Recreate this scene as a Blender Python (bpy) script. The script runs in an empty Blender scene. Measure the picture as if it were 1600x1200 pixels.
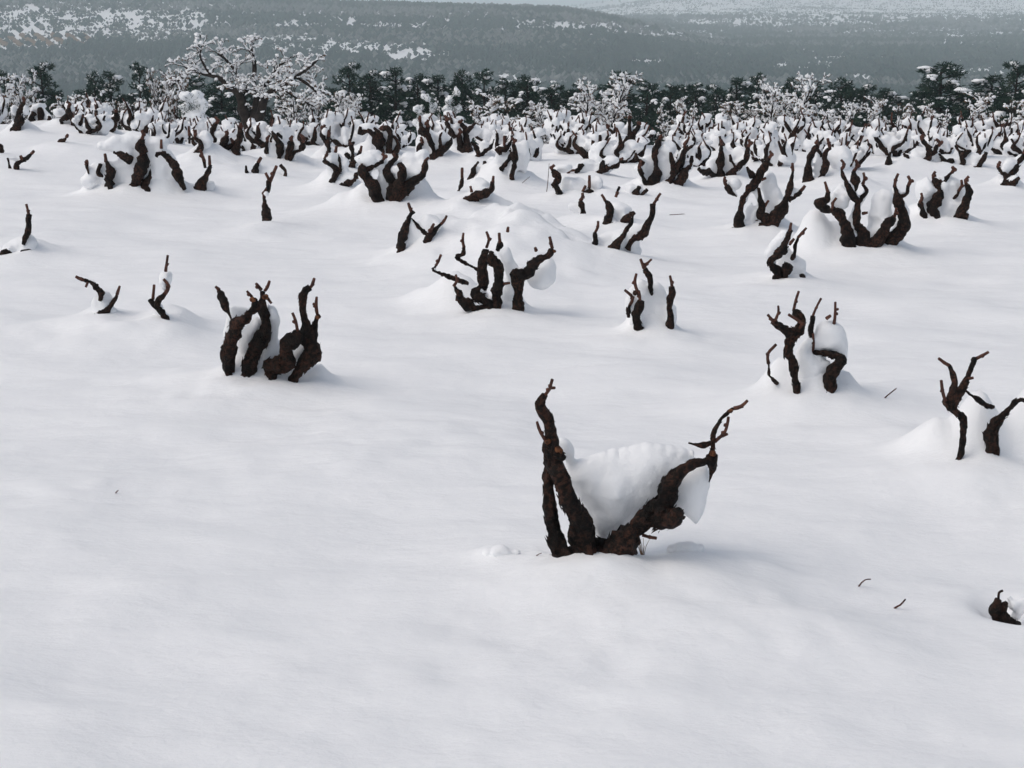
import bpy, math, random
import numpy as np
from mathutils import Vector

# ------------------------------------------------------------------ camera, sky, sun, exposure
scene = bpy.context.scene
COL = scene.collection
F_PX, HZ, CAM_H = 2200.0, 30.0, 1.8          # focal length and horizon in photograph pixels, eye height in metres
PITCH = math.atan((600.0 - HZ) / F_PX)
cam_data = bpy.data.cameras.new('camera')
cam_data.sensor_width = 36.0
cam_data.lens = F_PX / 1600.0 * 36.0
cam_data.clip_start, cam_data.clip_end = 0.05, 40000.0
cam = bpy.data.objects.new('camera', cam_data)
cam.location = (0, 0, CAM_H)
cam.rotation_euler = (math.radians(90) - PITCH, 0, 0)
COL.objects.link(cam)
scene.camera = cam

SUN_EL, SUN_AZ = math.radians(54), math.radians(-110)     # soft light through cloud, high behind the camera
world = bpy.data.worlds.new('World'); scene.world = world; world.use_nodes = True
wn = world.node_tree.nodes; wl = world.node_tree.links; wn.clear()
sky = wn.new('ShaderNodeTexSky'); sky.sky_type = 'NISHITA'; sky.sun_disc = False
sky.sun_elevation = SUN_EL; sky.sun_rotation = SUN_AZ
sky.air_density = 1.0; sky.dust_density = 4.5; sky.ozone_density = 1.0
hs = wn.new('ShaderNodeHueSaturation'); hs.inputs['Saturation'].default_value = 0.72
bg = wn.new('ShaderNodeBackground'); bg.inputs['Strength'].default_value = 0.11
wo = wn.new('ShaderNodeOutputWorld')
wl.new(sky.outputs['Color'], hs.inputs['Color']); wl.new(hs.outputs['Color'], bg.inputs['Color']); wl.new(bg.outputs['Background'], wo.inputs['Surface'])

sun_d = bpy.data.lights.new('sun', 'SUN'); sun_d.energy = 0.8; sun_d.angle = math.radians(60); sun_d.color = (1.0, 0.985, 0.96)
sun = bpy.data.objects.new('sun', sun_d); COL.objects.link(sun)
sd = Vector((math.sin(SUN_AZ) * math.cos(SUN_EL), math.cos(SUN_AZ) * math.cos(SUN_EL), math.sin(SUN_EL)))
sun.rotation_euler = sd.to_track_quat('Z', 'Y').to_euler()

vs = scene.view_settings
vs.view_transform = 'Standard'; vs.look = 'None'; vs.exposure = -0.1; vs.gamma = 1.0; vs.use_curve_mapping = False
cy = scene.cycles
cy.use_denoising = True
try: cy.denoiser = 'OPENIMAGEDENOISE'
except Exception: pass
cy.max_bounces = 8; cy.diffuse_bounces = 5; cy.glossy_bounces = 2; cy.transmission_bounces = 2; cy.volume_bounces = 2; cy.transparent_max_bounces = 4
cy.caustics_reflective = False; cy.caustics_refractive = False
scene.render.film_transparent = False

# ------------------------------------------------------------------ helpers
CP, SP = math.cos(PITCH), math.sin(PITCH)
def ray(u, v):
    a = (u - 800.0) / F_PX; b = (600.0 - v) / F_PX
    return np.array([a, CP + b * SP, -SP + b * CP])
def at_depth(u, v, Y):                       # the point seen at a photograph pixel, Y metres away
    d = ray(u, v); t = Y / d[1]
    return np.array([d[0] * t, Y, CAM_H + d[2] * t])
def ground_depth(v):
    d = ray(800, v); return d[1] * (CAM_H / -d[2])
def px_of(p):
    x, y, z = p[0], p[1], p[2] - CAM_H
    f = y * CP - z * SP; w = y * SP + z * CP
    return 800 + F_PX * x / f, 600 - F_PX * w / f

def _h(i, j, k, s):
    n = (i * 374761393 + j * 668265263 + k * 2147483647 + s * 1274126177) & 0xFFFFFFFF
    n = ((n ^ (n >> 13)) * 1274126177) & 0xFFFFFFFF
    n = ((n ^ (n >> 16)) * 2246822519) & 0xFFFFFFFF
    return ((n ^ (n >> 15)) & 0xFFFF) / 65535.0
def vn(x, y, z=0.0, s=0):                    # value noise, 0..1
    x = np.asarray(x, float); y = np.asarray(y, float); z = np.asarray(z, float) + 0 * x
    xi, yi, zi = np.floor(x).astype(np.int64), np.floor(y).astype(np.int64), np.floor(z).astype(np.int64)
    fx, fy, fz = x - xi, y - yi, z - zi
    fx, fy, fz = [f * f * f * (f * (f * 6 - 15) + 10) for f in (fx, fy, fz)]
    r = 0
    for a in (0, 1):
        for b in (0, 1):
            for c in (0, 1):
                w = (fx if a else 1 - fx) * (fy if b else 1 - fy) * (fz if c else 1 - fz)
                r = r + w * _h(xi + a, yi + b, zi + c, s)
    return r
def fbm(x, y, z=0.0, s=0, o=3):
    r, amp, tot = 0, 1.0, 0.0
    for k in range(o):
        r = r + amp * (vn(x * 2 ** k + 17.3 * k, y * 2 ** k, np.asarray(z) * 2 ** k, s + k) - .5); tot += amp; amp *= .5
    return r / tot
def sstep(a, b, x):
    t = np.clip((np.asarray(x, float) - a) / (b - a), 0, 1); return t * t * (3 - 2 * t)

def mesh_np(name, V, faces, smooth=True):    # faces: list of (n,k) int arrays
    V = np.asarray(V, np.float32)
    me = bpy.data.meshes.new(name)
    me.vertices.add(len(V)); me.vertices.foreach_set('co', V.ravel())
    faces = [np.asarray(f, np.int32) for f in faces if len(f)]
    nl = sum(f.size for f in faces); npoly = sum(len(f) for f in faces)
    me.loops.add(nl); me.polygons.add(npoly)
    me.loops.foreach_set('vertex_index', np.concatenate([f.ravel() for f in faces]))
    sizes = np.concatenate([np.full(len(f), f.shape[1], np.int32) for f in faces])
    me.polygons.foreach_set('loop_start', np.concatenate([[0], np.cumsum(sizes)[:-1]]).astype(np.int32))
    me.polygons.foreach_set('use_smooth', np.full(npoly, smooth))
    me.update(calc_edges=True); me.validate()
    return me
class MB:                                     # collects shapes into one mesh
    def __init__(s): s.V = []; s.Q = []; s.T = []; s.n = 0
    def add(s, V, Q=(), T=()):
        V = np.asarray(V, float).reshape(-1, 3)
        if len(Q): s.Q.append(np.asarray(Q, np.int64) + s.n)
        if len(T): s.T.append(np.asarray(T, np.int64) + s.n)
        s.V.append(V); s.n += len(V)
    def mesh(s, name, smooth=True):
        f = []
        if s.Q: f.append(np.concatenate(s.Q))
        if s.T: f.append(np.concatenate(s.T))
        return mesh_np(name, np.concatenate(s.V), f, smooth)
def obj(name, me, mat=None, parent=None):
    if mat is not None and not me.materials: me.materials.append(mat)
    o = bpy.data.objects.new(name, me); COL.objects.link(o)
    if parent is not None:
        o.parent = parent
    return o
def empty(name, loc):
    o = bpy.data.objects.new(name, None); o.empty_display_size = 0.1; o.location = loc; COL.objects.link(o); return o
def tag(o, label=None, cat=None, group=None, kind=None):
    if label: o['label'] = label
    if cat: o['category'] = cat
    if group: o['group'] = group
    if kind: o['kind'] = kind
    return o
def copy_tree(o, parent=None):
    c = o.copy(); COL.objects.link(c); c.parent = parent
    for ch in o.children: copy_tree(ch, c)
    return c

def tube(mb, P, R, n=8, step=None, rough=0.0, freq=30.0, seed=0, taper=True, flakes=0, rng=None):
    P = np.asarray(P, float); R = np.asarray(R, float)
    if len(P) == 2: P = np.array([P[0], (P[0] + P[1]) / 2, P[1]]); R = np.array([R[0], (R[0] + R[1]) / 2, R[1]])
    out, rad = [], []
    if step is None:
        out, rad = P, R
    else:                                     # Catmull-Rom through the joints
        E = np.vstack([2 * P[0] - P[1], P, 2 * P[-1] - P[-2]])
        for i in range(len(P) - 1):
            L = np.linalg.norm(P[i + 1] - P[i]); k = max(2, int(L / step))
            t = np.linspace(0, 1, k, endpoint=False)[:, None]
            a, b, c, d = E[i], E[i + 1], E[i + 2], E[i + 3]
            out.append(.5 * (2 * b + (c - a) * t + (2 * a - 5 * b + 4 * c - d) * t ** 2 + (3 * b - a - 3 * c + d) * t ** 3))
            rad.append(R[i] + (R[i + 1] - R[i]) * t[:, 0])
        out = np.vstack(out + [P[-1:]]); rad = np.concatenate(rad + [R[-1:]])
    m = len(out)
    T = np.gradient(out, axis=0); T /= np.linalg.norm(T, axis=1)[:, None] + 1e-12
    N = np.zeros_like(T); a = np.array([1, 0, 0]) if abs(T[0][0]) < .8 else np.array([0, 1, 0])
    N[0] = np.cross(T[0], a); N[0] /= np.linalg.norm(N[0])
    for i in range(1, m):
        w = N[i - 1] - T[i] * np.dot(N[i - 1], T[i]); N[i] = w / (np.linalg.norm(w) + 1e-12)
    B = np.cross(T, N)
    th = np.linspace(0, 2 * math.pi, n, endpoint=False)
    dirs = N[:, None, :] * np.cos(th)[None, :, None] + B[:, None, :] * np.sin(th)[None, :, None]
    rr = np.repeat(rad[:, None], n, 1)
    if rough > 0:
        Q = out[:, None, :] + dirs * rr[..., None]
        k1 = vn(Q[..., 0] * freq, Q[..., 1] * freq, Q[..., 2] * freq * .55, seed) - .5
        k2 = vn(Q[..., 0] * freq * 3, Q[..., 1] * freq * 3, Q[..., 2] * freq * 1.1, seed + 7) - .5
        k3 = vn(Q[..., 0] * freq * .35, Q[..., 1] * freq * .35, Q[..., 2] * freq * .35, seed + 11) - .5
        rr = rr * (1 + rough * (1.0 * k1 + .8 * k2 + 1.1 * k3))
    V = out[:, None, :] + dirs * rr[..., None]
    i = np.arange(m - 1)[:, None] * n; j = np.arange(n)[None, :]; j2 = (j + 1) % n
    Q = np.stack([i + j, i + j2, i + n + j2, i + n + j], -1).reshape(-1, 4)
    Vf = np.vstack([V.reshape(-1, 3), out[0] - T[0] * rad[0] * .3, out[-1] + T[-1] * rad[-1] * (.35 if taper else .0)])
    c0, c1 = m * n, m * n + 1
    jj = np.arange(n)
    T0 = np.stack([np.full(n, c0), (jj + 1) % n, jj], -1); T1 = np.stack([np.full(n, c1), (m - 1) * n + jj, (m - 1) * n + (jj + 1) % n], -1)
    mb.add(Vf, Q, np.vstack([T0, T1]))
    if flakes:                                # loose strips of bark, each a bent sliver lifting off the arm
        for _ in range(flakes):
            a = rng.randrange(1, m - 1); b = rng.randrange(n)
            d = dirs[a, b]; t = T[a] * rng.choice((1, -1)); s = np.cross(t, d); r0 = rad[a]
            p = out[a] + d * rr[a, b] * .93
            L = r0 * rng.uniform(.4, 1.1); w = r0 * rng.uniform(.14, .34); lift = r0 * rng.uniform(.06, .30)
            mb.add([p - s * w, p + s * w, p + t * L * .55 + d * lift * .3 + s * w * .9, p + t * L * .55 + d * lift * .3 - s * w,
                    p + t * L + d * lift + s * w * rng.uniform(-.4, .5)], [(0, 1, 2, 3)], [(3, 2, 4)])
    return out

def ico(sub):
    import bmesh
    bm = bmesh.new(); bmesh.ops.create_icosphere(bm, subdivisions=sub, radius=1.0)
    V = np.array([v.co[:] for v in bm.verts]); T = np.array([[v.index for v in f.verts] for f in bm.faces]); bm.free()
    return V, T
ICO1, ICO2, ICO3 = ico(1), ico(2), ico(3)
def blob(mb, c, r, I=ICO2, amp=.2, seed=0, freq=1.6):
    V, T = I; c = np.asarray(c, float); r = np.asarray(r, float) * np.ones(3)
    k = 1 + amp * 2 * (vn(V[:, 0] * freq + c[0] * 9, V[:, 1] * freq + c[1] * 9, V[:, 2] * freq + c[2] * 9 + seed, seed) - .5)
    mb.add(c + V * r * k[:, None], (), T)
def fuse(name, mb, voxel, iters=8, amp=0.0, freq=14.0, grain=.9):   # one skin over overlapping lumps of snow
    me = mb.mesh(name + '_raw'); o = bpy.data.objects.new('tmp', me); COL.objects.link(o)
    m = o.modifiers.new('r', 'REMESH'); m.mode = 'VOXEL'; m.voxel_size = voxel; m.use_smooth_shade = True
    s = o.modifiers.new('s', 'SMOOTH'); s.iterations = iters; s.factor = .5
    dg = bpy.context.evaluated_depsgraph_get(); dg.update()
    out = bpy.data.meshes.new_from_object(o.evaluated_get(dg), depsgraph=dg)
    bpy.data.objects.remove(o); bpy.data.meshes.remove(me)
    n = len(out.vertices); V = np.empty(n * 3, np.float32); out.vertices.foreach_get('co', V); V = V.reshape(-1, 3).astype(float)
    if amp > 0 and n:
        Nn = np.empty(n * 3, np.float32); out.vertices.foreach_get('normal', Nn); Nn = Nn.reshape(-1, 3)
        k = fbm(V[:, 0] * freq, V[:, 1] * freq, V[:, 2] * freq, 5, 2) * 2 + 5.0 * fbm(V[:, 0] * freq * .5, V[:, 1] * freq * .5, V[:, 2] * freq * .5, 8, 2)
        k = k + grain * (vn(V[:, 0] * 55, V[:, 1] * 55, V[:, 2] * 55, 6) - .5)
        V = V + Nn * (amp * k)[:, None]; out.vertices.foreach_set('co', V.astype(np.float32).ravel())
    out.polygons.foreach_set('use_smooth', np.ones(len(out.polygons), bool)); out.update(); out.name = name
    return out

# ------------------------------------------------------------------ materials
def mat(name, build):
    m = bpy.data.materials.new(name); m.use_nodes = True; nt = m.node_tree; nt.nodes.clear()
    o = nt.nodes.new('ShaderNodeOutputMaterial'); p = nt.nodes.new('ShaderNodeBsdfPrincipled')
    nt.links.new(p.outputs[0], o.inputs['Surface']); p.inputs['Specular IOR Level'].default_value = .2
    build(nt, p, lambda a, b: nt.links.new(a, b)); return m
def noise_node(nt, scale, detail=3, coord='Object', rough=.55):
    tc = nt.nodes.new('ShaderNodeTexCoord'); n = nt.nodes.new('ShaderNodeTexNoise'); n.inputs['Scale'].default_value = scale
    n.inputs['Detail'].default_value = detail; n.inputs['Roughness'].default_value = rough
    nt.links.new(tc.outputs[coord], n.inputs['Vector']); return n
def ramp(nt, src, stops):
    r = nt.nodes.new('ShaderNodeValToRGB'); e = r.color_ramp.elements
    while len(e) < len(stops): e.new(.5)
    for k, (p, c) in zip(e, stops): k.position = p; k.color = (*c, 1)
    nt.links.new(src, r.inputs['Fac']); return r.outputs['Color']
def bump(nt, p, src, strength, dist):
    b = nt.nodes.new('ShaderNodeBump'); b.inputs['Strength'].default_value = strength; b.inputs['Distance'].default_value = dist
    nt.links.new(src, b.inputs['Height']); nt.links.new(b.outputs[0], p.inputs['Normal']); return b
def m_snow(nt, p, L):
    n = noise_node(nt, 3.0, 2)
    L(ramp(nt, n.outputs[0], [(.3, (.90, .905, .915)), (.7, (.93, .932, .94))]), p.inputs['Base Color'])
    p.inputs['Roughness'].default_value = .75; p.inputs['Specular IOR Level'].default_value = .12
    f = noise_node(nt, 9.0, 8, rough=.62); mp = nt.nodes.new('ShaderNodeMapping'); mp.inputs['Scale'].default_value = (1, 1.7, 1)
    nt.links.new(f.inputs['Vector'].links[0].from_socket, mp.inputs['Vector']); nt.links.new(mp.outputs[0], f.inputs['Vector']); bump(nt, p, f.outputs[0], .35, .03)
def m_bark(nt, p, L):
    n = noise_node(nt, 55.0, 6, rough=.7); a = ramp(nt, n.outputs[0], [(.36, (.003, .0025, .002)), (.48, (.011, .007, .005)), (.58, (.046, .022, .015)), (.66, (.020, .013, .010)), (.78, (.060, .048, .040))])
    g = noise_node(nt, 7.0, 3); mx = nt.nodes.new('ShaderNodeMix'); mx.data_type = 'RGBA'; mx.blend_type = 'MULTIPLY'; mx.inputs['Factor'].default_value = 1.0
    L(a, mx.inputs['A']); L(ramp(nt, g.outputs[0], [(.38, (.28, .27, .27)), (.50, (.85, .76, .70)), (.64, (1.5, 1.22, 1.08))]), mx.inputs['B'])
    L(mx.outputs['Result'], p.inputs['Base Color']); p.inputs['Roughness'].default_value = .8; p.inputs['Specular IOR Level'].default_value = .25
    f = noise_node(nt, 110.0, 4); bump(nt, p, f.outputs[0], 1.0, .012)
def m_cane(nt, p, L):
    n = noise_node(nt, 40.0, 3); L(ramp(nt, n.outputs[0], [(.3, (.030, .014, .011)), (.7, (.125, .052, .035))]), p.inputs['Base Color']); p.inputs['Roughness'].default_value = .6
def m_cut(nt, p, L):
    n = noise_node(nt, 60.0, 3); L(ramp(nt, n.outputs[0], [(.35, (.03, .013, .007)), (.5, (.09, .034, .015)), (.7, (.22, .09, .04))]), p.inputs['Base Color']); p.inputs['Roughness'].default_value = .75
def m_treebark(nt, p, L):
    n = noise_node(nt, 8.0, 3); L(ramp(nt, n.outputs[0], [(.3, (.010, .008, .007)), (.7, (.034, .026, .022))]), p.inputs['Base Color']); p.inputs['Roughness'].default_value = .9
def m_needles(nt, p, L):
    n = noise_node(nt, 1.7, 3); L(ramp(nt, n.outputs[0], [(.3, (.010, .026, .020)), (.55, (.018, .046, .032)), (.75, (.050, .072, .038))]), p.inputs['Base Color']); p.inputs['Roughness'].default_value = .7
def m_drygreen(nt, p, L):
    n = noise_node(nt, 2.3, 3); L(ramp(nt, n.outputs[0], [(.3, (.10, .045, .028)), (.5, (.22, .13, .07)), (.75, (.12, .11, .045))]), p.inputs['Base Color']); p.inputs['Roughness'].default_value = .8
def m_far(nt, p, L):                          # far crowns: dark green with snow lying on what faces up
    n = noise_node(nt, .06, 3); a = ramp(nt, n.outputs[0], [(.35, (.010, .036, .036)), (.55, (.018, .048, .044)), (.75, (.040, .056, .048))])
    L(a, p.inputs['Base Color']); p.inputs['Roughness'].default_value = .9
def m_frost(nt, p, L):
    n = noise_node(nt, .08, 3); L(ramp(nt, n.outputs[0], [(.35, (.08, .10, .10)), (.6, (.15, .165, .165)), (.75, (.23, .24, .24))]), p.inputs['Base Color']); p.inputs['Roughness'].default_value = .9
M = {k: mat(k, f) for k, f in dict(snow=m_snow, bark=m_bark, cane=m_cane, cut=m_cut, tree_bark=m_treebark, needles=m_needles, dry_leaves=m_drygreen, far_foliage=m_far, frosted_foliage=m_frost).items()}
# ------------------------------------------------------------------ the ground: one sheet from the field to the far hills
def prof(y, pts):
    xs = np.log(np.array([p[0] for p in pts])); zs = np.array([p[1] for p in pts], float); ly = np.log(np.maximum(y, 1.0))
    return sum(w * np.interp(ly + o, xs, zs) for o, w in ((-.16, .1), (-.08, .2), (0, .4), (.08, .2), (.16, .1)))
LEFT = [(1, 0), (17, 0), (20, -.06), (23, -.2), (27, -.6), (32, -1.2), (40, -2.3), (50, -3.4), (65, -6.2), (90, -10), (200, -22), (450, -36), (800, -37), (1150, -20), (1500, 14), (1750, 27), (2100, 4), (3500, 5), (5600, 46), (7500, 40), (30000, 0)]
RIGHT = [(1, 0), (17, 0), (20, -.06), (23, -.2), (27, -.6), (32, -1.2), (40, -2.3), (50, -3.4), (65, -6.2), (90, -10), (200, -22), (450, -36), (800, -38), (1200, -31), (1700, -19), (2200, -7), (2800, 10), (3400, 36), (4200, 85), (5600, 150), (7500, 160), (30000, 0)]
def G(x, y, fine=True):
    x = np.asarray(x, float); y = np.asarray(y, float)
    r = np.where(y > 0, np.hypot(x * .6, y), np.hypot(x, y) * .5); r = np.maximum(r, 1.0)
    az = np.where(y > 3, x / np.maximum(y, 3), 0)
    u = 800 + F_PX * az
    w = sstep(840, 1160, u)
    tilt = np.clip((800 - u) / 800, -1.5, 1.5)
    z = prof(r, LEFT) * (1 - w) + prof(r, RIGHT) * w
    z = z + (1 - w) * sstep(900, 1700, r) * (1 - sstep(2200, 3200, r)) * 13 * (tilt - .25)
    z = z + .42 * (1 - sstep(60, 420, u)) * sstep(15, 23, r) * (1 - sstep(28, 45, r))
    z = z + sstep(60, 500, r) * 3.5 * fbm(x / 130, y / 170, 0, 3, 3) + sstep(900, 2500, r) * 16 * fbm(x / 700, y / 600, 0, 9, 3)
    if fine:
        nf = 1 - sstep(30, 60, r)
        z = z + nf * (.10 * fbm(x / 1.5, y / 1.1, 0, 21, 2) + .046 * fbm(x / .55, y / .28, 0, 33, 2) + .014 * fbm(x / .30, y / .11, 0, 34, 2) + .003 * fbm(x / .09, y / .05, 0, 35, 1))
    return z

def hit(u, v, lift=0.0):                      # how far off the line of sight through a pixel meets the snow
    d = ray(u, v); Y = np.linspace(2.0, 60.0, 5801); t = Y / d[1]
    under = CAM_H + d[2] * t < G(d[0] * t, Y) + lift
    return float(Y[np.argmax(under)]) if under.any() else float(Y[-1])
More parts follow.
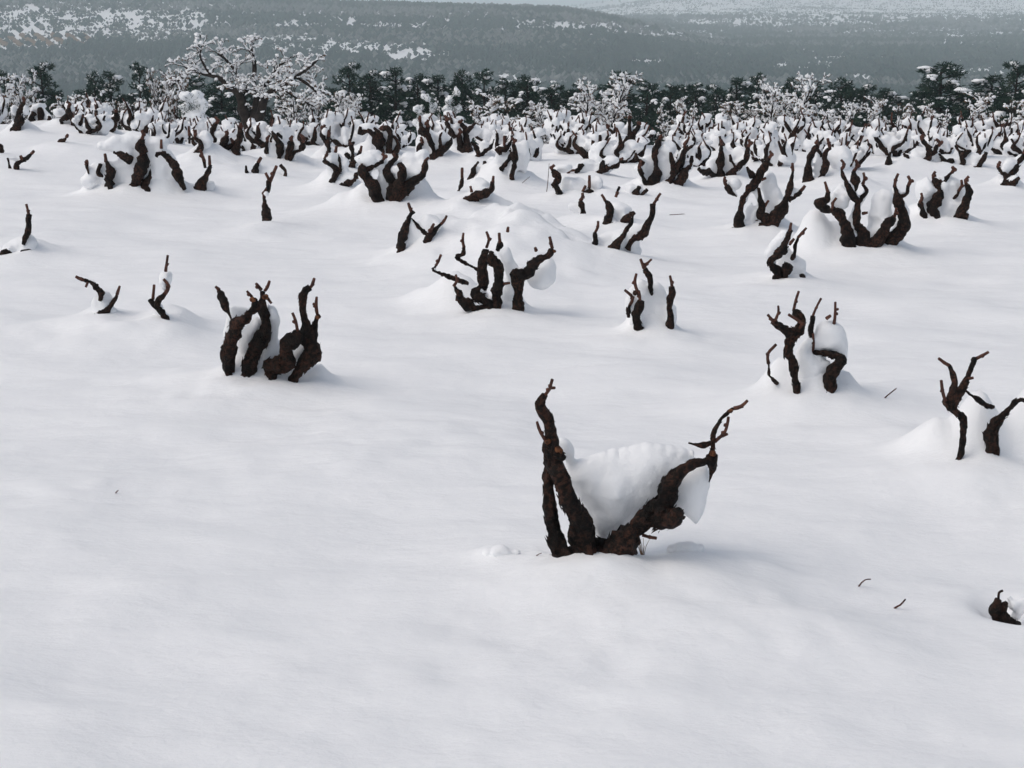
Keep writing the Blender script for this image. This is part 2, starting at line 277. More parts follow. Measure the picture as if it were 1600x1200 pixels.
# ------------------------------------------------------------------ the vines: what was measured off the photograph, in pixels
# a: arm  u,v,radius ...   s: pruned cane stub  u,v ...   n: snow lump  u,v,rx,ry[,metres behind the arm]   p: outline of a body of snow, first its metres behind   w: fresh cut u,v,r
VINES = [
(880, 'large nearest grapevine with two splayed arms cradling a thick snow cushion', 0, '''
a 887,880,15 872,852,15 864,825,14 860,790,13 858,760,11 859,738,10 863,722,8
a 922,884,18 911,846,20 899,809,18 884,774,13 873,742,10 862,722,12 860,705,12 862,690,10 861,672,7 855,655,7 848,640,6 845,630,6 852,617,5
a 868,866,9 884,876,14 908,872,19 934,862,20 958,870,18 968,880,12
a 862,702,8 872,708,9 882,717,5
a 948,886,18 972,848,21 998,820,20 1033,785,18 1043,757,14 1061,737,10 1086,724,8 1105,719,8 1113,710,8 1113,692,8 1116,671,7 1127,654,6 1140,642,5 1148,638,3.5
a 1008,814,18 1030,805,18 1048,808,15 1061,799,8
a 1113,712,6 1113,734,4.5 1108,753,1.5
a 1114,692,6 1096,696,4 1076,692,2
s 851,618 858,609 860,603 863,593
s 859,606 867,606
s 854,690 845,676 839,659
s 1147,638 1158,635 1168,626
s 1117,690 1132,676 1136,664 1138,652
s 1004,836 1014,839 1026,841
s 1122,684 1137,678
p .07 884,716 900,712 940,706 985,696 1010,691 1040,692 1075,700 1103,714 1094,728 1066,742 1050,760 1042,790 1024,800 1004,804 980,822 955,842 940,846 926,832 914,806 898,785 886,758 874,730
p .015 1046,764 1066,738 1092,724 1107,730 1109,752 1106,782 1099,806 1092,826 1085,820 1078,808 1066,802 1052,790
p .05 866,684 882,680 893,690 900,706 898,722 880,724 866,706
w 856,688,6
w 873,701,6.5
w 1113,707,6
w 1141,641,4'''),
(598, 'grapevine of upright paired arms with short forked canes at centre left', 0, '''
a 361,586,9 357,560,12 359,542,12 364,522,11 373,508,9 388,494,8 399,482,7 397,468,5
a 384,594,11 389,568,11 401,540,10 414,518,9 417,503,9 412,487,8 411,470,7 411,456,6
a 362,500,2 353,477,6 347,463,5 342,455,3
a 424,598,9 418,577,10 432,572,11 444,572,11 449,560,9 447,545,8 451,535,9 462,530,8 466,518,6
a 453,607,9 462,586,11 477,567,11 490,553,10 488,535,8 488,518,7 492,503,6 495,494,5
a 484,537,8 474,526,8 478,510,8 475,490,6 472,470,6 476,456,5 484,449,4
s 394,464 390,460 386,455
s 408,453 404,448 400,443
s 414,454 418,448 421,439
s 344,457 341,452 337,448
s 465,517 462,502 457,489
s 485,449 488,444 491,435
s 496,492 494,478 495,464
s 495,476 489,475
s 418,466 424,474
p .05 416,470 430,480 437,500 437,530 444,545 442,562 432,570 418,570 408,582 398,594 386,594 398,560 410,530 416,505
p .05 390,500 405,490 412,505 406,530 397,550 387,572 374,594 362,592 374,555 370,540 376,520
p .05 360,476 372,475 386,478 394,486 384,500 370,515 360,530 351,540 348,520 352,500 356,488
p .05 466,530 480,520 486,535 482,552 467,567 457,582 446,592 452,560
w 396,467,5
w 416,463,5
w 497,494,4.5'''),
(484, 'middle grapevine with four twisted reddish arms below a round snow dome', 0, '''
a 754,486,9 735,478,9 720,470,10 717,459,8 709,447,3
a 770,480,10 756,468,11 745,459,10 754,446,8 753,428,8 753,415,8 758,402,7 760,390,4
a 777,482,9 776,455,10 780,435,9 778,417,9 768,404,8 768,394,4
a 808,486,8 810,460,9 808,442,8 808,428,9 822,428,8 833,415,8 843,405,6 855,400,5 864,390,5
a 716,404,3 723,397,4 725,384,3
a 680,424,4 680,416,4
a 777,392,3 782,382,5 782,378,3
s 760,387 764,374 760,362
s 781,379 780,364
s 863,388 861,380 859,370
s 725,386 723,376 724,364
s 681,415 685,408 689,398
s 793,362 794,355
s 838,392 836,387
s 782,444 797,442
p .06 776,388 795,384 802,408 814,420 804,432 804,455 808,484 780,486 783,455 788,435 784,412
p .04 815,432 836,410 860,400 871,418 868,440 850,455 830,450
w 866,392,3'''),
(404, 'vine of one hooked and one slanting arm joined by a thin link, left of dome', 1, '''
a 629,408,6 626,385,7 627,370,7 634,355,6 640,339,5 645,330,5
a 643,341,2 655,356,4 668,366,5 673,370,5
a 655,392,6 661,385,7 669,375,8 677,362,7 685,354,5 690,349,3
s 643,331 641,326 638,317
s 689,350 694,345 698,337
n 672,350,22,16,.08'''),
(404, 'leaning vine with two long bare parallel arms right of the snow dome', 1, '''
a 940,408,8 954,395,8 966,378,6 978,362,5 986,347,4 989,337,2
a 960,406,6 970,401,3
a 981,390,6 992,374,6 1006,367,7 1012,352,6 1019,335,5 1021,319,5
a 926,398,3 931,380,6 930,363,3
s 1022,318 1026,311 1032,302
n 990,392,16,12,.06'''),
(352, 'low vine sunk in snow just behind the two long parallel arms', 1, '''
a 948,352,8 952,340,7 955,330,6 950,320,4 944,312,2
a 970,356,6 976,345,6 983,338,5 991,332,3
a 954,358,6 959,352,6
s 946,314 940,304
s 965,300 962,308
n 968,330,22,18,.08'''),
(342, 'dark stub of a vine poking out of a snow bank', 1, '''
a 902,344,3 909,335,7 910,322,6 907,314,3
n 900,322,14,10,.06'''),
(518, 'vine of two short thick arms with a round snow ball between them', 1, '''
a 1005,524,8 996,502,9 997,486,8 1000,470,6
a 982,496,3 982,486,6 984,477,3
a 992,458,5 996,455,3
a 1017,452,3 1016,438,5 1011,426,5 1006,418,3
a 1050,527,8 1048,510,9 1048,494,7 1046,475,6 1050,460,4 1050,448,4
s 1006,419 1004,413 1001,405
s 1006,418 1011,412 1018,405
s 1050,449 1049,441 1047,431
p .02 984,450 1000,430 1014,442 1018,462 1008,478 995,474 980,484 978,466'''),
(614, 'vine with a wavy forked arm beside a bent arm under a snow cap', 0, '''
a 1246,622,11 1242,592,9 1239,567,9 1231,552,9 1236,535,9 1243,521,9
a 1243,524,8 1234,519,8 1222,512,7 1209,503,5
a 1243,522,8 1250,513,8 1252,500,6 1247,490,6 1243,488,5
a 1290,622,10 1296,595,9 1305,576,9 1313,562,8 1306,555,8 1290,553,7 1270,550,3
a 1266,536,4 1267,524,5 1268,510,5 1270,494,4
a 1205,590,3 1202,582,4 1201,568,3
s 1209,503 1205,498 1200,492
s 1211,501 1216,489 1216,478
s 1240,486 1243,471 1248,455
s 1270,494 1275,481 1283,466
s 1303,506 1305,490 1305,472
s 1305,484 1310,483
s 1291,498 1298,493
p .04 1248,535 1265,524 1277,530 1264,545 1285,556 1302,562 1294,582 1290,622 1250,622 1246,590 1242,565 1242,545
p .065 1254,545 1266,526 1278,505 1300,499 1319,514 1327,540 1325,572 1313,564 1300,555 1275,552
'''),
(434, 'small crooked vine stump with snow piled on its left shoulder', 1, '''
a 1214,440,7 1216,425,8 1204,411,8 1212,401,7 1224,388,7 1231,372,5 1235,360,4
a 1222,436,7 1228,422,8 1232,415,6
a 1241,398,3 1243,382,4 1247,370,3
a 1252,438,4 1253,430,4
s 1234,362 1236,348
s 1247,371 1253,364 1260,356
s 1233,382 1241,373
p .04 1194,398 1204,375 1224,354 1236,364 1226,388 1212,404 1198,408
p .04 1224,405 1245,394 1260,408 1257,428 1240,434 1228,424'''),
(722, 'vine at the right edge with a tall forked arm and a thick leaning arm', 0, '''
a 1496,734,6 1501,705,7 1504,676,7 1504,656,7 1495,645,8 1483,633,8 1477,626,5
a 1483,633,8 1490,624,9 1500,612,6 1509,596,6 1515,580,5 1521,565,4 1523,561,4
a 1488,622,6 1489,610,5 1492,598,4 1488,582,4 1484,572,4
a 1506,608,2 1518,618,3 1530,626,4 1542,634,5 1553,636,2
a 1548,736,9 1552,700,11 1551,676,11 1556,660,10 1568,648,8 1580,636,7 1591,626,6 1603,625,5 1612,612,4
s 1524,561 1534,556 1545,550
s 1483,571 1476,567 1467,560
s 1512,592 1521,590
'''),
(508, 'sparse vine with one arm arching left and a short arm below it', 1, '''
a 166,514,5 160,503,5 152,494,6 165,487,6 176,472,6 182,461,4
a 156,470,4 158,457,6 151,448,6 142,441,5 133,438,4
s 183,460 187,447
s 133,438 126,436 118,432
s 137,441 134,449
n 166,466,12,18,.06
n 172,490,14,14,.06'''),
(512, 'thin vine with a snow ball stuck halfway up its single crooked arm', 1, '''
a 263,514,5 257,495,6 250,485,5 240,477,5 234,469,4
a 246,482,5 248,470,7 258,459,4
s 239,468 241,445
s 259,424 260,413 262,399
n 258,440,12,18,.0
n 247,492,10,12,.05'''),
(397, 'low vine by the left edge with one straight dark upright cane', 1, '''
a 5,402,5 11,393,7 18,395,5
a 33,398,5 42,394,7 52,397,5
a 36,382,3 42,365,5 44,350,5 45,335,4
s 45,336 44,330 41,319
n 36,384,18,10,.04
n 50,376,8,14,.05'''),
(347, 'lone short vine stub standing by itself with a split cane above it', 1, '''
a 416,352,7 416,335,6 414,318,5 413,310,3
a 418,300,3 420,292,4 422,283,4
s 422,283 427,272 432,259
s 421,282 415,270
n 417,304,7,6,-.03'''),
(276, 'small vine hooked like an L, up the slope from the lone stub', 1, '''
a 400,280,6 400,266,5 404,253,3
a 396,278,4 386,272,3 384,259,2
a 443,280,3 446,268,2 438,258,2
s 403,254 408,246'''),
(300, 'vine with a single S-shaped arm right of the snow-log vine', 1, '''
a 311,306,8 314,294,8 317,284,6 324,272,5 329,258,4
a 320,262,4 319,252,4
s 328,258 327,243
s 319,252 316,243 313,234
n 322,290,14,12,.06'''),
(298, 'broad old vine under a log-shaped roll of snow at far left', 1, '''
a 173,302,13 171,281,11 172,264,7 166,252,3
a 203,306,8 212,286,8 218,268,8 224,252,9 220,243,6
a 229,316,6 228,300,9 227,289,7 234,277,4 236,264,3
a 206,250,7 193,243,6 179,235,4
a 224,240,8 219,228,8 222,217,4
a 249,241,4 261,246,7 270,258,7 276,270,6 283,285,5 289,296,4
a 155,272,3 157,256,3
a 139,272,2 135,258,3
s 166,253 164,240
s 236,265 237,243
s 252,232 252,218
n 188,223,28,14,.02
n 214,217,22,12,.03
n 165,228,14,9,.02
n 194,272,20,28,.08
n 150,274,14,22,.06
n 255,262,16,30,.08
n 246,225,18,14,.05
n 140,284,16,14,.02
n 222,280,8,24,.06'''),
(320, 'wide candelabra vine with four thick arms rising from one dark base', 0, '''
a 598,328,11 586,302,11 574,283,11 567,266,8 566,260,5
a 567,266,6 585,260,6 598,250,4
a 609,328,10 613,302,11 613,286,10 604,271,6 609,258,5 618,248,4 621,241,3
a 617,310,9 625,286,9 628,268,7 623,255,4
a 620,312,9 635,295,8 648,282,7 660,272,6 664,258,4 665,250,3
s 619,247 614,240
s 664,252 670,246
n 578,247,28,12,.05
n 642,262,26,22,.06
n 598,284,10,24,.07
n 618,266,8,12,.05
n 660,245,14,14,.08
n 598,262,14,12,.08'''),
(292, 'vine left of the candelabra vine, holding three snow lumps in its forks', 1, '''
a 520,300,7 521,282,7 524,267,8 515,257,5 507,249,4
a 526,270,7 532,262,4 529,247,4 527,240,2
a 527,294,6 545,286,6 556,278,5 564,268,4
s 524,238 526,228
n 516,248,13,11,.03
n 545,275,17,10,.04
n 537,258,10,12,.05'''),
(262, 'small three-pronged vine behind the fork with snow lumps', 1, '''
a 542,266,5 546,260,6 553,254,7 551,240,4 548,226,3
a 552,258,6 558,248,4 563,236,3
a 546,248,3 540,240,4
s 549,228 547,221
s 563,238 565,228'''),
(243, 'many-armed dark vine leaning left behind the candelabra vine', 1, '''
a 600,252,9 590,226,8 585,212,4 575,205,4 563,206,4 563,198,2
a 596,228,6 592,212,5 586,203,4 580,197,2
a 604,250,8 610,222,6 611,210,5 604,200,4 597,203,3
a 612,244,4 622,229,5 620,220,4 614,212,2
n 574,198,16,8,.03
n 598,222,7,12,.05'''),
(250, 'vine with a heavy reddish trunk lying sideways above the candelabra vine', 1, '''
a 667,262,9 657,242,5 655,230,4 660,224,3
a 672,258,12 685,243,9 697,230,5 704,222,4 706,214,2
a 680,248,5 673,220,5 668,207,5 669,198,3
a 690,240,4 687,216,3 691,207,2
a 668,212,5 660,203,5 656,190,3
n 668,225,11,20,.06
n 692,218,10,14,.05'''),
(240, 'vine with a thick S-bent arm and a thin one, right of the sideways trunk', 1, '''
a 724,246,7 718,222,4 717,211,4
a 732,246,9 728,213,6 726,200,5 721,194,3
a 729,206,4 738,197,3 743,192,2
a 708,216,6 704,202,4 697,190,3
n 740,205,14,10,.05
n 714,200,10,10,.05'''),
(250, 'vine spreading two thin arms in a wide V', 1, '''
a 744,254,6 748,240,4 743,229,4 736,222,2
a 746,252,6 758,238,4 768,228,3 772,218,2
n 756,228,12,12,.05'''),
(284, 'pair of short upright dark arms of one vine left of the tall wriggling arm', 1, '''
a 735,290,4 738,270,4 743,258,3 748,253,2
a 760,276,4 758,262,4 757,252,2
a 772,268,4 780,257,4 786,251,3
n 749,268,9,12,.05
n 770,252,12,10,.05'''),
(286, 'tall vine with one long wriggling arm and a sideways stump', 1, '''
a 796,294,7 799,276,6 804,255,5 803,238,5 802,224,3
a 786,264,5 792,256,5 799,245,4 801,232,3
a 778,234,4 790,232,5 797,224,4 800,212,3
s 788,230 788,212
n 815,245,14,28,.06'''),
(332, 'half-buried vine whose arm runs slanting up a snow bank above the dome', 1, '''
a 712,342,6 722,328,7 732,315,7 743,306,6 757,302,6 767,296,4 770,284,3
a 738,318,4 746,312,5
s 770,286 771,275
s 737,300 735,291
n 750,290,22,13,.05'''),
(300, 'single upright dark arm left of the snow bank with the slanting arm', 1, '''
a 714,306,5 719,291,5 722,277,3
s 722,278 722,262'''),
(305, 'vine with a hooked dark arm at the left and a smooth snow saddle', 1, '''
a 884,314,7 873,298,7 866,289,6 873,280,5 868,270,5 863,266,3
a 928,310,6 921,302,8 910,303,4
s 921,294 921,274
s 909,302 915,290
n 900,290,24,16,.07
n 932,286,12,14,.05
n 880,262,18,8,.05'''),
(272, 'vine with an arm stretched out sideways to the right like a bent elbow', 1, '''
a 933,276,7 944,266,7 952,262,6 962,258,5 966,250,3
a 938,268,5 941,258,5 943,251,3
a 900,272,5 905,264,6 912,258,4
s 964,252 974,247
s 888,280 889,268 898,266
n 955,250,14,8,.04
n 920,256,14,12,.05'''),
(290, 'tall vine of four near-vertical arms right of the long parallel arms', 1, '''
a 1019,300,9 1025,275,8 1024,255,6 1023,236,6 1031,219,4
a 1040,298,10 1052,275,8 1060,262,7 1066,246,6 1071,231,4
a 1052,272,5 1050,252,4 1047,238,2
a 1064,284,7 1072,266,7 1079,257,4 1081,244,2
a 1012,292,6 1003,275,5 999,264,3
a 1006,256,5 996,248,4 993,239,2
n 1010,265,12,22,.06
n 1038,268,9,22,.07
n 1040,232,16,14,.06'''),
(308, 'small dark vine remnant at the foot of the tall four-armed vine', 1, '''
a 984,318,5 992,303,6 1000,292,4
a 1000,308,3 1011,296,3
a 964,306,3 968,292,3
n 985,296,10,12,.05'''),
(232, 'dark vine shaped like a Y with a shorter left arm, in front of the trees', 1, '''
a 976,238,9 964,218,7 955,206,4 950,200,3
a 979,238,8 984,220,6 992,208,5 998,196,4
a 983,222,4 984,205,4 983,186,3
n 972,205,12,12,.04
n 998,212,12,12,.05'''),
(243, 'single hooked dark arm left of the Y-shaped vine', 1, '''
a 951,250,6 946,234,5 943,221,4 943,212,3
n 938,238,9,10,.05'''),
(278, 'goblet vine with three candlestick arms and a low arm reaching left', 1, '''
a 1131,290,9 1125,266,6 1126,246,6 1128,226,4
a 1122,282,6 1112,272,6 1100,268,5 1091,263,3
a 1138,282,8 1145,268,7 1156,258,6 1166,250,5 1168,240,4 1169,229,3
a 1150,262,4 1143,251,3 1140,242,2
n 1113,258,12,14,.05
n 1137,250,8,14,.05
n 1156,240,12,12,.05'''),
(356, 'goblet vine of three thick arms left of the stumpy vine with four arms', 0, '''
a 1161,364,9 1154,341,8 1158,321,7 1167,301,7 1180,285,6 1188,270,6 1195,260,6 1202,247,4
a 1188,366,9 1198,346,9 1188,335,8 1189,322,7 1185,310,6 1185,294,4
a 1200,364,9 1212,342,8 1223,326,7 1228,310,6 1234,295,7 1236,280,5 1239,267,3
a 1176,275,5 1167,261,2
a 1151,307,3 1141,299,5 1135,290,3
a 1232,312,6 1242,306,5 1251,299,3
s 1190,281 1197,278
s 1194,323 1201,313
s 1250,300 1258,290
n 1147,288,13,10,.03
n 1208,312,16,24,.06
n 1173,336,9,24,.05
n 1200,286,14,16,.07'''),
(388, 'stout vine with four thick arms, two on each side, and snow heaped between', 0, '''
a 1332,392,9 1321,365,9 1316,346,9 1309,333,8 1301,326,6
a 1349,394,10 1347,366,9 1338,350,8 1340,330,7 1343,315,7 1351,305,6 1354,297,6 1348,288,4
a 1342,316,6 1334,307,5 1327,295,5 1320,280,5 1315,264,3
a 1332,302,5 1335,284,8 1334,268,4
a 1362,392,9 1375,370,9 1385,352,8 1397,340,7
a 1380,396,9 1395,373,10 1407,356,10 1412,336,10 1406,318,9 1400,303,7 1398,291,5
a 1404,308,5 1416,304,4 1419,290,3
a 1280,319,6 1292,312,4 1294,300,3
s 1294,302 1289,284
s 1347,334 1356,332
n 1374,338,20,24,.05
n 1365,360,12,18,.05
n 1312,308,16,22,.06
n 1335,340,8,26,.06
n 1378,312,16,16,.08'''),
(344, 'vine with a slim curved right arm and twisted left arms beside the stout four-armed vine', 1, '''
a 1449,352,8 1443,331,7 1437,317,7
a 1464,352,9 1457,328,8 1464,312,7 1470,298,7 1464,288,6 1459,280,4
a 1467,287,5 1480,277,5 1487,270,3
a 1495,354,7 1503,331,7 1510,315,6 1513,300,6 1510,288,4
a 1505,342,4 1511,336,4
a 1495,305,3 1497,299,3
n 1484,322,20,26,.06
n 1445,295,14,22,.05'''),
(292, 'vine at the right edge with a thick dark trunk forking low', 1, '''
a 1570,304,5 1570,285,7 1573,275,9 1565,268,5 1559,262,3
a 1574,292,8 1584,284,6 1592,277,3
a 1578,278,6 1586,264,6 1592,253,6 1601,241,5
n 1578,258,12,12,.05'''),
(262, 'vine with hooked arms between the right edge and the slim curved arm', 1, '''
a 1494,266,5 1502,256,5 1503,246,4 1510,238,4 1517,236,2
a 1520,266,6 1530,258,5 1537,248,4 1541,238,3
a 1470,268,5 1477,258,6 1472,248,4 1467,240,2
a 1483,266,5 1480,256,4 1490,250,3
n 1522,248,14,10,.04
n 1460,250,12,14,.05'''),
(258, 'dark bowl-shaped vine above the slim curved vine', 1, '''
a 1424,268,6 1418,250,5 1412,240,3
a 1432,270,8 1444,254,7 1452,244,6 1447,228,5 1441,218,3
a 1452,246,5 1460,238,5 1466,228,4
n 1432,246,12,14,.05'''),
(262, 'vine with one smooth hooked arm above the stout four-armed vine', 1, '''
a 1404,292,6 1399,278,5 1390,266,5 1389,250,4 1392,238,3
a 1398,280,5 1408,270,4 1415,258,4
n 1404,256,10,12,.05'''),
(290, 'vine with a tall dark V of two smooth arms at right of the thick goblet', 1, '''
a 1268,300,9 1264,280,8 1263,262,7 1269,240,6 1278,228,4
a 1272,300,8 1282,278,7 1288,258,6 1291,238,5 1297,230,3
n 1276,258,7,20,.06
n 1310,250,22,22,.08'''),
(207, 'slanting vine arm with a yellowish snow crust at the left edge', 1, '''
a 18,214,5 25,200,6 30,188,6 29,178,4 33,170,5 37,160,4
a 32,194,3 38,190,2
n 22,172,6,10,.03
n 40,172,5,10,.03'''),
(264, 'low zigzag vine with a long cane near the left edge', 1, '''
a 27,272,3 25,258,4 32,252,4 43,246,3 50,239,2
a 14,256,2 12,247,2
s 49,240 53,236
s 35,250 32,243
n 20,246,10,4,.01'''),
(240, 'dark rounded vine stump cut by the left edge', 1, '''
a -4,246,7 0,236,7 -3,226,5'''),
(224, 'tiny hooked vine tip alone in open snow at the far left', 1, '''
a 92,226,2 94,221,3 99,220,3 104,214,2
s 104,214 106,210'''),
(199, 'vine with a single tall curved arm in the far left row', 1, '''
a 117,206,6 114,188,5 109,176,4 107,167,3
a 96,190,4 104,184,5 112,184,4
n 112,172,6,10,.03
n 92,176,12,8,.03'''),
(184, 'squat round snow-capped vine in the far left row', 1, '''
a 62,190,6 64,176,4 63,168,3
a 48,186,5 54,176,4
a 76,188,3 78,182,3
n 60,168,13,8,.02
n 70,178,8,8,.03'''),
(206, 'dark leaning vine before the pines at left, arms fanned to the right', 1, '''
a 156,212,6 162,200,7 172,194,5 180,186,5 182,176,3
a 152,208,5 150,198,3 147,188,2
a 172,210,5 178,198,5 181,188,4
n 166,184,9,9,.03'''),
(204, 'dark V-shaped vine in the back row below the white round bush', 1, '''
a 222,212,9 215,196,6 210,186,4
a 228,212,8 238,198,6 244,188,4 246,180,3
a 222,204,6 226,190,4 225,182,3
n 220,182,8,8,.03
n 238,182,9,9,.03'''),
(256, 'vine with a hooked reddish arm and two thin upright canes', 1, '''
a 300,254,6 306,242,6 314,232,6 312,222,5 305,216,4 298,218,3
a 296,224,3 296,210,2
s 305,216 304,203
s 296,212 295,197
n 322,218,12,16,.05'''),
(256, 'tall dark crooked vine in the left rows leaning on a snow bank', 1, '''
a 366,262,6 371,246,6 368,232,7 373,216,5 376,202,4
a 349,238,4 358,230,4 364,226,4
a 340,230,6 350,224,6 354,212,4
a 336,222,4 332,208,4 337,194,4
n 345,210,9,8,.04'''),
(258, 'vine of stout upright arms, one forking right, in open snow at centre left', 1, '''
a 434,262,7 436,242,7 437,226,6 430,214,4 425,205,2
a 450,258,6 450,242,5 453,228,5 456,221,4
a 452,256,6 460,238,5 472,232,5 473,222,3
a 416,240,4 417,228,3 418,221,3
n 443,238,5,12,.05
n 462,226,9,8,.04
n 424,240,9,14,.04'''),
(252, 'vine with a thin curved trunk and a small snow ball in its fork', 1, '''
a 504,260,5 513,244,5 512,228,4 505,214,4 503,204,3
a 512,228,4 513,214,3
n 508,205,6,8,.02'''),
]
# bases of every vine on the snow: (x, y) and spread, for the drifts that bank up around them
def parse_vine(txt):
    A, S, N, W = [], [], [], []
    for ln in txt.strip().splitlines():
        k, *r = ln.split()
        if k == 'p': N.append([(float(r[0]), np.array([[float(q) for q in a.split(',')] for a in r[1:]]))]); continue
        pts = [tuple(float(q) for q in a.split(',')) for a in r]
        {'a': A, 's': S, 'n': N, 'w': W}[k].append(pts)
    return A, S, [n[0] for n in N], [w[0] for w in W]
PARSED = []
DRIFTS = []
MOUNDS = []                                   # x, y, sigma x, sigma y, height
for bv, lab, near, txt in VINES:
    A, S, N, W = parse_vine(txt)
    low = [a[0] for a in A if a[0][1] > bv - 14] or [A[0][0]]
    us = [p[0] for p in low]; uc = (min(us) + max(us)) / 2; half = (max(us) - min(us)) / 2
    Y0 = hit(uc, bv, .062); Y0 = Y0 if Y0 < 26 else 24.0; k = Y0 / F_PX
    x0 = at_depth(uc, bv, Y0)[0]
    PARSED.append((bv, lab, near, A, S, N, W, Y0, x0, half * k))
    MOUNDS.append((x0, Y0 + .02, .22 + half * k, .26, .055))
    MOUNDS.append((x0, Y0 - .10, .13 + half * k * .6, .10, .022))
    dr = []                                   # drifts that carry the heaps behind the arms
    for n in N:
        if len(n) != 2 and n[3] * k > .06 and bv < 560:
            c_ = at_depth(n[0], n[1], Y0 + .2); dr.append((c_[0], Y0 + .25, max(.11, n[2] * k * 1.6), .14, min(.22, max(.03, (c_[2] - float(G(c_[:1], np.array([Y0]))[0])) * (.48 if bv < 430 else .3)))))
    for a in A:                               # and the bank a tip shows out of
        if 30 < bv - a[0][1] and bv < 420 and min((abs(p[0] - a[0][0]) + abs(p[1] - a[0][1]) for B in A if B is not a for p in B), default=99) > 24:
            c_ = at_depth(a[0][0], a[0][1], Y0 + .1); dr.append((c_[0], Y0 + .2, .12, .11, min(.32, max(.05, (c_[2] - float(G(c_[:1], np.array([Y0]))[0])) * .95))))
    if dr: DRIFTS.append(dr)
HUMPS = {484: [(726, 0.32, 30, 0.10, .17), (795, 0.21, 16, 0.085, .17), (692, 0.45, 40, 0.150, .14)], 518: [(1024, 0.15, 20, 0.080, .17), (996, 0.18, 14, 0.080, .10)], 614: [(1268, 0.17, 17, 0.085, .26), (1214, 0.22, 20, 0.085, .13), (1318, 0.21, 14, 0.085, .1)],
         722: [(1526, 0.20, 27, 0.10, .27), (1462, 0.22, 30, 0.10, .15), (1596, 0.20, 24, 0.10, .28)], 598: [(390, 0.18, 18, 0.085, .18), (426, 0.19, 16, 0.085, .20), (498, 0.16, 15, 0.080, .10), (463, 0.19, 12, 0.085, .12)], 434: [(1246, 0.19, 16, 0.085, .08)]}
for q in PARSED:
    for u_, dy_, su_, sy_, h_ in HUMPS.get(q[0], ()):
        MOUNDS.append((at_depth(u_, q[0], q[7] + dy_)[0], q[7] + dy_, su_ * q[7] / F_PX, sy_, h_))
def mound_px(u, v, su, sy, h):
    Y = hit(u, v); MOUNDS.append((at_depth(u, v, Y)[0], Y, su * Y / F_PX, sy, h))
mound_px(800, 400, 85, .7, .36)              # the round snow dome behind the middle vine
mound_px(752, 345, 60, .4, .12)
mound_px(300, 600, 90, .3, .05); mound_px(60, 520, 120, .4, .05); mound_px(110, 790, 110, .35, .05)
mound_px(770, 880, 22, .05, .035); mound_px(1075, 895, 26, .04, .03); mound_px(1160, 930, 120, .25, .05)
mound_px(820, 1120, 260, .35, .05); mound_px(1210, 1010, 200, .3, .04); mound_px(620, 700, 200, .5, .05); mound_px(940, 905, 90, .09, .016)
mound_px(340, 270, 70, .9, .12); mound_px(470, 245, 60, .9, .10); mound_px(1330, 300, 40, .7, .12); mound_px(900, 235, 80, .9, .08)
mound_px(200, 240, 60, .8, .08); mound_px(1020, 470, 60, .3, .04); mound_px(1420, 700, 60, .2, .04)
HOLES = []
def hole_px(u, v, su, sy, h):
    Y = hit(u, v); HOLES.append((at_depth(u, v, Y)[0], Y, su * Y / F_PX, sy, -h))
hole_px(1580, 950, 30, .08, .10)
hole_px(1486, 724, 14, .05, .05); hole_px(1586, 716, 16, .05, .04)
hole_px(866, 882, 14, .05, .03); hole_px(728, 486, 14, .07, .03)
hole_px(1000, 868, 30, .12, .03); hole_px(484, 604, 16, .08, .03)

# vines of the back rows, too crowded to trace: goblet shapes on the planting grid
rng = random.Random(11)
FAR = []
row = 0
y = 15.2
while y < 23.8:
    xw = y * .40 + 1.2
    x = -xw + rng.uniform(0, 1.0)
    while x < xw:
        yy = y + rng.uniform(-.28, .28); u, v = px_of((x, yy, 0))
        ok = -60 < u < 1660
        edge = 205 if u < 60 else 222 if u < 110 else 244 if u < 420 else 246 if u < 500 else 262 if u < 1000 else 272 if u < 1500 else 262
        if v > edge: ok = False
        for q in PARSED:
            if abs(q[8] - x) < .34 + q[9] * .8 and abs(q[7] - yy) < .62: ok = False
        if ok: FAR.append((x, yy)); MOUNDS.append((x, yy, .35, .3, .06))
        x += rng.uniform(.7, 1.2)
    y += 1.2; row += 1
def add_mounds(X, Yy, Z):
    for lst, mode in ((MOUNDS, 0), (HOLES, 1)):
        for mx, my, sx, sy, h in lst:
            R = 3.0 * max(sx, sy)
            m = (np.abs(X - mx) < R) & (np.abs(Yy - my) < R)
            if not m.any(): continue
            dx, dy = (X[m] - mx) / sx, (Yy[m] - my) / sy
            Z[m] += h * np.exp(-.5 * (dx * dx + dy * dy)) * (1 + .5 * fbm(X[m] / .16, Yy[m] / .16, 0, 41, 2))
    for dr in DRIFTS:
        mx, my = np.mean([d[0] for d in dr]), np.mean([d[1] for d in dr]); m = (np.abs(X - mx) < 1.3) & (np.abs(Yy - my) < .8)
        if not m.any(): continue
        top = 0
        for x_, y_, sx, sy, h in dr: top = np.maximum(top, h * np.exp(-.5 * (((X[m] - x_) / sx) ** 2 + ((Yy[m] - y_) / sy) ** 2)))
        Z[m] += top * (1 + .8 * fbm(X[m] / .12, Yy[m] / .12, 0, 43, 2))
    return Z
CY = -8.0
a_in = np.linspace(-26, 26, 430); a_l = np.linspace(-180, -27, 60)[:-1]; a_r = np.linspace(27, 180, 60)[1:]
ang = np.radians(np.concatenate([a_l, a_in, a_r[:-1]]))
rad = [0.5, 2, 4, 6, 8, 9, 9.6]
while rad[-1] < 36: rad.append(rad[-1] + max(.021, (rad[-1] - 8) * .0042))
while rad[-1] < 26000: rad.append(rad[-1] * (1.03 if rad[-1] < 7600 else 1.2))
rad = np.array(rad)
RR, AA = np.meshgrid(rad, ang, indexing='ij')
X, Yy = RR * np.sin(AA), CY + RR * np.cos(AA)
